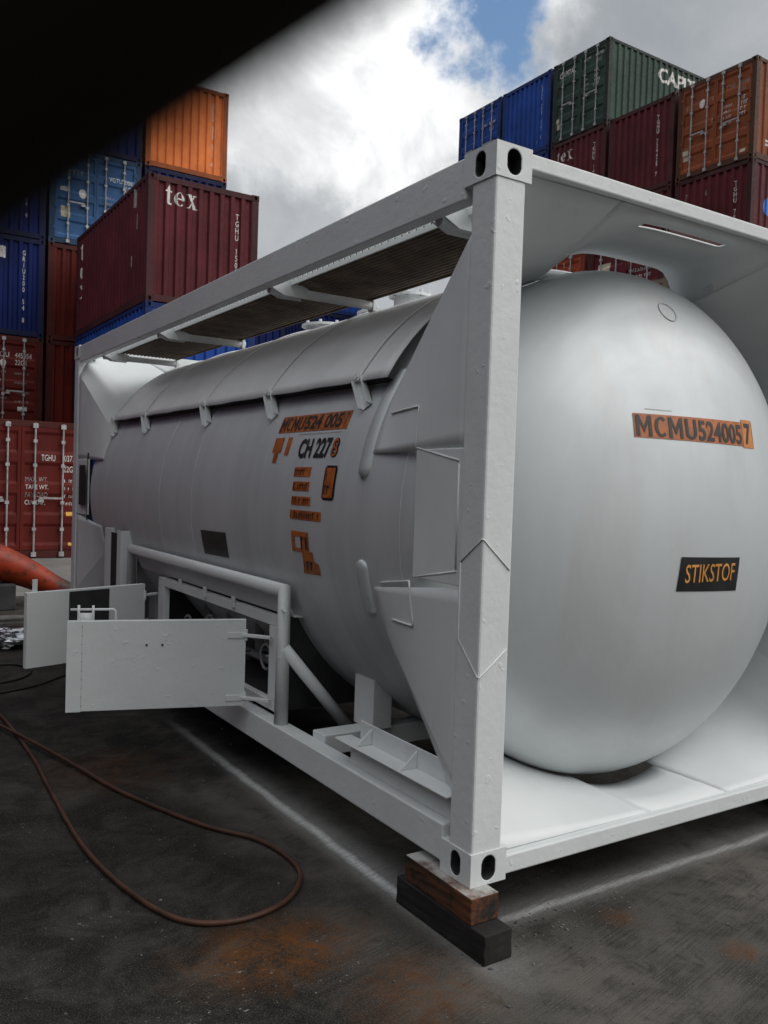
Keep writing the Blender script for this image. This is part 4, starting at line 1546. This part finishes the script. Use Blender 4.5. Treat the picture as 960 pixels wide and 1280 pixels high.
def cabinet_door(name, hinge, free, z0, z1, inner_sign, mat=FRAME_W):
    """sheet door as a shallow tray, from hinge to free end (x, y)"""
    h_ = Vector((hinge[0], hinge[1], 0))
    f_ = Vector((free[0], free[1], 0))
    ax = (f_ - h_).normalized()
    L = (f_ - h_).length
    nn = Vector((-ax.y, ax.x, 0)) * inner_sign          # towards the inside of the door
    up = Vector((0, 0, 1))
    c = (h_ + f_) / 2 + up * (z0 + z1) / 2
    bm = bmesh.new()
    t = 0.003
    obox(bm, c, ax, nn, up, L / 2, t, (z1 - z0) / 2)
    dep = 0.032
    for zz in (z0 + t, z1 - t):
        obox(bm, Vector((c.x, c.y, zz)) + nn * (dep / 2 + t), ax, nn, up, L / 2, dep / 2, t)
    for q in (h_ + ax * t, f_ - ax * t):
        obox(bm, Vector((q.x, q.y, (z0 + z1) / 2)) + nn * (dep / 2 + t), ax, nn, up, t, dep / 2, (z1 - z0) / 2 - 2 * t - 0.001)
    o = part(name, bm, mat, bevel=0.0015)
    return o, h_, f_, ax, nn, up, L


dA, h_, f_, ax, nn, up, L = cabinet_door('cabinet_door', (-0.030, 1.905), (-0.885, 2.170), 0.402, 0.862, -1)
# lapped edge strip, bolt holes
bm = bmesh.new()
obox(bm, f_ - ax * 0.034 - nn * 0.006 + up * 0.632, ax, nn, up, 0.036, 0.0025, 0.232)
part('edge_strip', bm, FRAME_W, dA, False, 0.001)
bm = bmesh.new()
for k in (0.42, 0.51):
    obox(bm, h_ + ax * L * (1 - k) * 0.98 - nn * 0.004 + up * 0.735, ax, nn, up, 0.005, 0.0015, 0.006)
for i in range(10):
    obox(bm, f_ - ax * 0.070 - nn * 0.0042 + up * (0.43 + i * 0.045), ax, nn, up, 0.0018, 0.0012, 0.003)
part('bolt_hole', bm, DARK_STEEL_SHADE, dA)
bm = bmesh.new()
q = f_ - ax * 0.03 + nn * 0.03
z = 0.917
tube(bm, [q + up * z - ax * -0.02, q + up * z - ax * 0.175, q + up * z - ax * 0.19 , q + up * (z - 0.012) - ax * 0.20, q + up * 0.845 - ax * 0.20], 0.0065, 8)
tube(bm, [q + up * 0.85 - ax * 0.02, q + up * 0.940 - ax * 0.02], 0.007, 8)
tube(bm, [q + up * 0.85 - ax * 0.09, q + up * 0.938 - ax * 0.09], 0.007, 8)
obox(bm, q + up * 0.875 - ax * 0.055, ax, nn, up, 0.03, 0.003, 0.025)
part('latch_handle', bm, FRAME_W, dA, True)
for zz in (0.445, 0.780):
    bm = bmesh.new()
    hp = h_ + up * zz
    tube(bm, [hp + up * -0.03, hp + up * 0.03], 0.010, 10)
    obox(bm, hp + Vector((0.035, -0.06, 0)), (0.6, -0.8, 0), (0.8, 0.6, 0), up, 0.085, 0.012, 0.008)
    obox(bm, hp + ax * 0.05 - nn * 0.006, ax, nn, up, 0.05, 0.0025, 0.016)
    part('hinge', bm, FRAME_W, dA, False, 0.002)
dB, h_, f_, ax, nn, up, L = cabinet_door('cabinet_door', (-0.075, 3.520), (-0.880, 3.270), 0.400, 0.868, -1)
bm = bmesh.new()
obox(bm, h_ + ax * L * 0.50 - nn * 0.005 + up * 0.634, ax, nn, up, L * 0.17, 0.0015, 0.222)
part('dark_panel', bm, DARK_STEEL_SHADE, dB)  # dark upright panel across the middle of the door
bm = bmesh.new()
obox(bm, f_ - ax * 0.055 + nn * 0.012 + up * 0.905, ax, nn, up, 0.016, 0.004, 0.042)
part('latch_lug', bm, FRAME_W, dB, False, 0.002)
for zz in (0.46, 0.79):
    bm = bmesh.new()
    hp = h_ + up * zz
    tube(bm, [hp + up * -0.03, hp + up * 0.03], 0.010, 10)
    obox(bm, hp + Vector((0.05, 0.03, 0)), (0.86, 0.5, 0), (-0.5, 0.86, 0), up, 0.065, 0.010, 0.008)
    part('hinge', bm, FRAME_W, dB, False, 0.002)

# braces, cross beams and saddles below the tank
for yy in (1.30, 4.66):
    bm = bmesh.new()
    box(bm, (0.095, yy - 0.06, 0.300), (TWd - 0.095, yy + 0.06, 0.398))
    part('cross_beam', bm, FRAME_W, bevel=0.005)
    for xx in (0.40, TWd - 0.40):
        bm = bmesh.new()
        box(bm, (xx - 0.055, yy - 0.09, 0.398), (xx + 0.055, yy + 0.09, 0.645))
        part('saddle', bm, FRAME_W, bevel=0.004)
bm = bmesh.new()
tube(bm, [(0.052, 1.612, 0.755), (0.42, 1.555, 0.310)], 0.032, 12)
part('diagonal_brace', bm, FRAME_W, smooth=True)
bm = bmesh.new()
tube(bm, [(TWd - 0.14, 1.98, 0.80), (TWd - 0.40, 1.50, 0.33)], 0.034, 12)
part('diagonal_brace', bm, FRAME_W, smooth=True)
# step bracket on the lower rail
bm = bmesh.new()
box(bm, (0.055, 0.15, 0.366), (0.064, 0.93, 0.470))
box(bm, (-0.004, 0.15, 0.470), (0.084, 0.975, 0.478))
box(bm, (0.085, 0.15, 0.470), (0.092, 0.90, 0.560))
for yy in (0.80, 0.46):
    poly = [(0.002, 0.4785), (0.084, 0.4785), (0.084, 0.548)]
    prism(bm, poly, yy, yy + 0.008, 1)
bmesh.ops.recalc_face_normals(bm, faces=bm.faces)
part('step_bracket', bm, FRAME_W, bevel=0.003)
# channel post near the far end
bm = bmesh.new()
box(bm, (0.01, 4.42, 0.366), (0.12, 4.43, 1.175))
box(bm, (0.01, 4.86, 0.366), (0.12, 4.87, 1.175))
box(bm, (0.005, 4.42, 0.366), (0.01, 4.52, 1.175))
box(bm, (0.005, 4.70, 0.366), (0.01, 4.87, 1.175))
box(bm, (0.125, 4.42, 0.366), (0.135, 4.87, 1.0))
cpost = part('channel_post', bm, SKIRT_W)
bm = bmesh.new()
box(bm, (0.007, 4.522, 0.70), (0.0085, 4.698, 1.150))
part('slot', bm, DARK, cpost)  # dark piece standing for the shade in the slot

# ------------------------------------------------------------------ timber packing under the four corners
for (cx, cy, lab1, lab2) in ((0.0, 0.0, 'rust stained timber block directly under the nearest corner of the tank container', 'black tarred timber sleeper on the ground under the rust stained block'),
                             (2.30, 0.0, 'timber block under the far front corner post', 'sleeper on the ground under the far front corner post'),
                             (0.0, 5.72, 'timber block under the rear corner post behind the cabinet doors', 'sleeper on the ground under the rear corner post behind the cabinet doors'),
                             (2.30, 5.72, 'timber block under the rear corner post on the hidden side', 'sleeper on the ground under the rear corner post on the hidden side')):
    for (x0, x1, y0, y1, z0, z1, mt, lab, ang) in ((-0.045, 0.080, -0.135, 0.385, 0.0, 0.104, TIMBER_B, lab2, 1.0), (-0.040, 0.083, -0.062, 0.345, 0.105, 0.199, TIMBER_A, lab1, -0.6)):
        bm = bmesh.new()
        n = 8
        L0 = (x1 - x0, y1 - y0, z1 - z0)
        box(bm, (-L0[0] / 2, -L0[1] / 2, 0), (L0[0] / 2, L0[1] / 2, L0[2]))
        bmesh.ops.subdivide_edges(bm, edges=bm.edges[:], cuts=5, use_grid_fill=True)
        for v in bm.verts:
            if abs(v.co.z) > 0.001 and v.co.z < L0[2] - 0.001:
                v.co += Vector((rnd.uniform(-1, 1), rnd.uniform(-1, 1), 0)) * 0.0022
        o = link('timber_block', bm, None, mt, False, 0.005, (cx + (x0 + x1) / 2, cy + (y0 + y1) / 2, z0))
        o.rotation_euler.z = radians(ang)
        tag(o, lab, 'timber', 'timber packing under the tank container')

# ------------------------------------------------------------------ things on the ground
bm = bmesh.new()
hz = 0.0125
pts = [(-1.06, 4.4, hz), (-0.95, 3.7, hz), (-0.93, 2.77, hz), (-0.95, 2.21, hz), (-0.97, 1.48, hz), (-0.93, 1.01, hz), (-0.83, 0.65, hz), (-0.66, 0.53, hz), (-0.45, 0.56, hz), (-0.30, 0.70, hz),
       (-0.25, 0.88, hz), (-0.29, 1.14, hz), (-0.45, 1.42, hz), (-0.65, 1.99, hz), (-0.78, 2.53, hz + 0.012), (-0.92, 3.09, hz + 0.02), (-1.02, 3.51, hz + 0.01), (-1.2, 4.0, hz), (-1.6, 4.6, hz)]
tube(bm, spline(pts, 8), 0.0102, 10)
tag(link('hose', bm, None, RUBBER, True), 'rust brown rubber hose looped across the dark concrete', 'hose')
for pts, lab in (([(-1.4, 4.2, 0.01), (-0.86, 4.34, 0.01), (-0.55, 4.5, 0.01), (-0.3, 4.75, 0.01), (0.1, 5.0, 0.01), (0.6, 5.1, 0.01)], 'thin black cable running under the open cabinet doors'),
                 ([(-1.5, 5.5, 0.01), (-0.9, 5.35, 0.01), (-0.62, 5.3, 0.01), (-0.52, 5.05, 0.01), (-0.65, 4.75, 0.01), (-1.0, 4.6, 0.01), (-1.5, 4.5, 0.01)], 'thin black cable bent in a loop beside the foil')):
    bm = bmesh.new()
    tube(bm, spline(pts, 8), 0.009, 8)
    tag(link('cable', bm, None, BLACKR, True), lab, 'cable', 'black cables on the ground')

# crumpled foil
bm = bmesh.new()
bmesh.ops.create_icosphere(bm, subdivisions=4, radius=1.0)
import mathutils
for v in bm.verts:
    n = mathutils.noise.noise(v.co * 3.1) * 0.35 + mathutils.noise.noise(v.co * 8.0) * 0.22
    v.co *= 1 + n
    v.co = Vector((v.co.x * 0.34, v.co.y * 0.22, max(-0.078, v.co.z * 0.085)))
o = link('foil_sheet', bm, None, FOIL, False, 0, (-0.62, 6.15, 0.08))
tag(o, 'crumpled silver foil lying on the ground beside the open cabinet door', 'foil')

# red orange steel boom resting on a concrete block
bt = thing('steel_boom', 'weathered red orange curved steel boom sloping down to the ground behind the cabinet doors', 'boom', (0.2, 8.6, 0))
bm = bmesh.new()
ps = spline([(-2.2, 8.75, 1.10), (-1.2, 8.65, 0.86), (-0.5, 8.6, 0.64), (0.0, 8.6, 0.44), (0.40, 8.62, 0.235), (0.78, 8.70, 0.08)], 6)
rs = [0.27 - 0.20 * (i / (len(ps) - 1)) ** 1.6 for i in range(len(ps))]
tube(bm, ps, rs, 18)
link('boom_arm', bm, bt, BOOM, True, 0, (-0.2, -8.6, 0))
bm = bmesh.new()
tube(bm, spline([(-1.9, 8.55, 1.26), (-1.0, 8.47, 1.05), (-0.28, 8.45, 0.83)], 6), 0.085, 12)
link('hydraulic_hose', bm, bt, BLACKR, True, 0, (-0.2, -8.6, 0))
bm = bmesh.new()
box(bm, (-0.62, -0.25, 0), (0.62, 0.25, 0.30))
o = link('concrete_block', bm, None, DARKCONC, False, 0.015, (-0.70, 8.60, 0))
tag(o, 'dark grey concrete block under the red orange boom', 'block')
bm = bmesh.new()
box(bm, (-0.9, -0.10, 0), (0.9, 0.10, 0.095))
bmesh.ops.subdivide_edges(bm, edges=bm.edges[:], cuts=4, use_grid_fill=True)
for v in bm.verts:
    if v.co.z > 0.02:
        v.co += Vector((0, rnd.uniform(-1, 1) * 0.006, rnd.uniform(-1, 1) * 0.004))
o = link('kerb_stone', bm, None, CONC, False, 0.012, (-1.06, 7.35, 0))
o.rotation_euler.z = radians(-4)
tag(o, 'pale concrete kerb stone lying on the dark ground before the block', 'kerb')

# grit and paint chips
bm = bmesh.new()
for i in range(230):
    if i % 3 == 0:
        x, y = rnd.gauss(0.35, 0.22), rnd.gauss(-0.02, 0.07)
    else:
        x, y = rnd.uniform(-1.3, 1.6), rnd.uniform(-0.9, 3.0)
    s = rnd.uniform(0.001, 0.0034) * (1.5 if rnd.random() < 0.08 else 1)
    a = rnd.uniform(0, pi)
    obox(bm, (x, y, s * 0.5), (cos(a), sin(a), 0), (-sin(a), cos(a), 0), (0, 0, 1), s * 1.6, s, s * 0.5)
o = link('grit', bm, None, simple("grit_mix", (0.10, 0.095, 0.09), 0.9, 0, 0.9, 0, 30))
o['kind'] = 'stuff'

# ------------------------------------------------------------------ the finger before the lens
bm = bmesh.new()
sk = bm.verts.layers.skin.verify()


def joint(p, r, prev=None):
    v = bm.verts.new((p[0], p[1], -p[2]))
    v[sk].radius = (r, r)
    if prev is not None:
        bm.edges.new((prev, v))
    return v


def chain(prev, pts):
    for p, r in pts:
        prev = joint(p, r, prev)
    return prev


palm = joint((-0.112, -0.046, 0.046), 0.026)
palm[sk].use_root = True
wrist = chain(palm, [((-0.135, -0.085, 0.040), 0.026), ((-0.155, -0.120, 0.034), 0.028)])
chain(palm, [((-0.084, -0.016, 0.046), 0.0125), ((-0.0612, 0.0018, 0.046), 0.0118), ((-0.0253, 0.0240, 0.045), 0.0110), ((0.0018, 0.0407, 0.045), 0.0104), ((0.0190, 0.0512, 0.044), 0.0085)])
chain(palm, [((-0.079, -0.034, 0.052), 0.0125), ((-0.056, -0.026, 0.050), 0.0098), ((-0.047, -0.026, 0.024), 0.0090), ((-0.058, -0.032, 0.006), 0.0080)])
chain(palm, [((-0.080, -0.054, 0.053), 0.0120), ((-0.059, -0.050, 0.050), 0.0094), ((-0.050, -0.050, 0.025), 0.0086), ((-0.062, -0.055, 0.008), 0.0076)])
chain(palm, [((-0.086, -0.072, 0.050), 0.0110), ((-0.068, -0.072, 0.047), 0.0084), ((-0.060, -0.072, 0.026), 0.0076), ((-0.070, -0.076, 0.012), 0.0068)])
chain(palm, [((-0.112, -0.028, 0.020), 0.0130), ((-0.098, -0.004, -0.004), 0.0110), ((-0.078, 0.014, -0.016), 0.0090)])
hand = link('hand', bm, None, HANDM, True)
md = hand.modifiers.new("skin", 'SKIN')
md.use_smooth_shade = True
md2 = hand.modifiers.new("smooth", 'SUBSURF')
md2.levels = 2
md2.render_levels = 2
hand.matrix_world = Matrix(((0.84077441, -0.01028074, -0.541288, -1.8875),
                            (-0.54038642, 0.04478021, -0.84022452, -2.2954),
                            (0.03287712, 0.99894396, 0.03209449, 1.6041),
                            (0, 0, 0, 1)))
tag(hand, 'dark blurred hand held close, one finger across the upper corner of the view', 'hand')
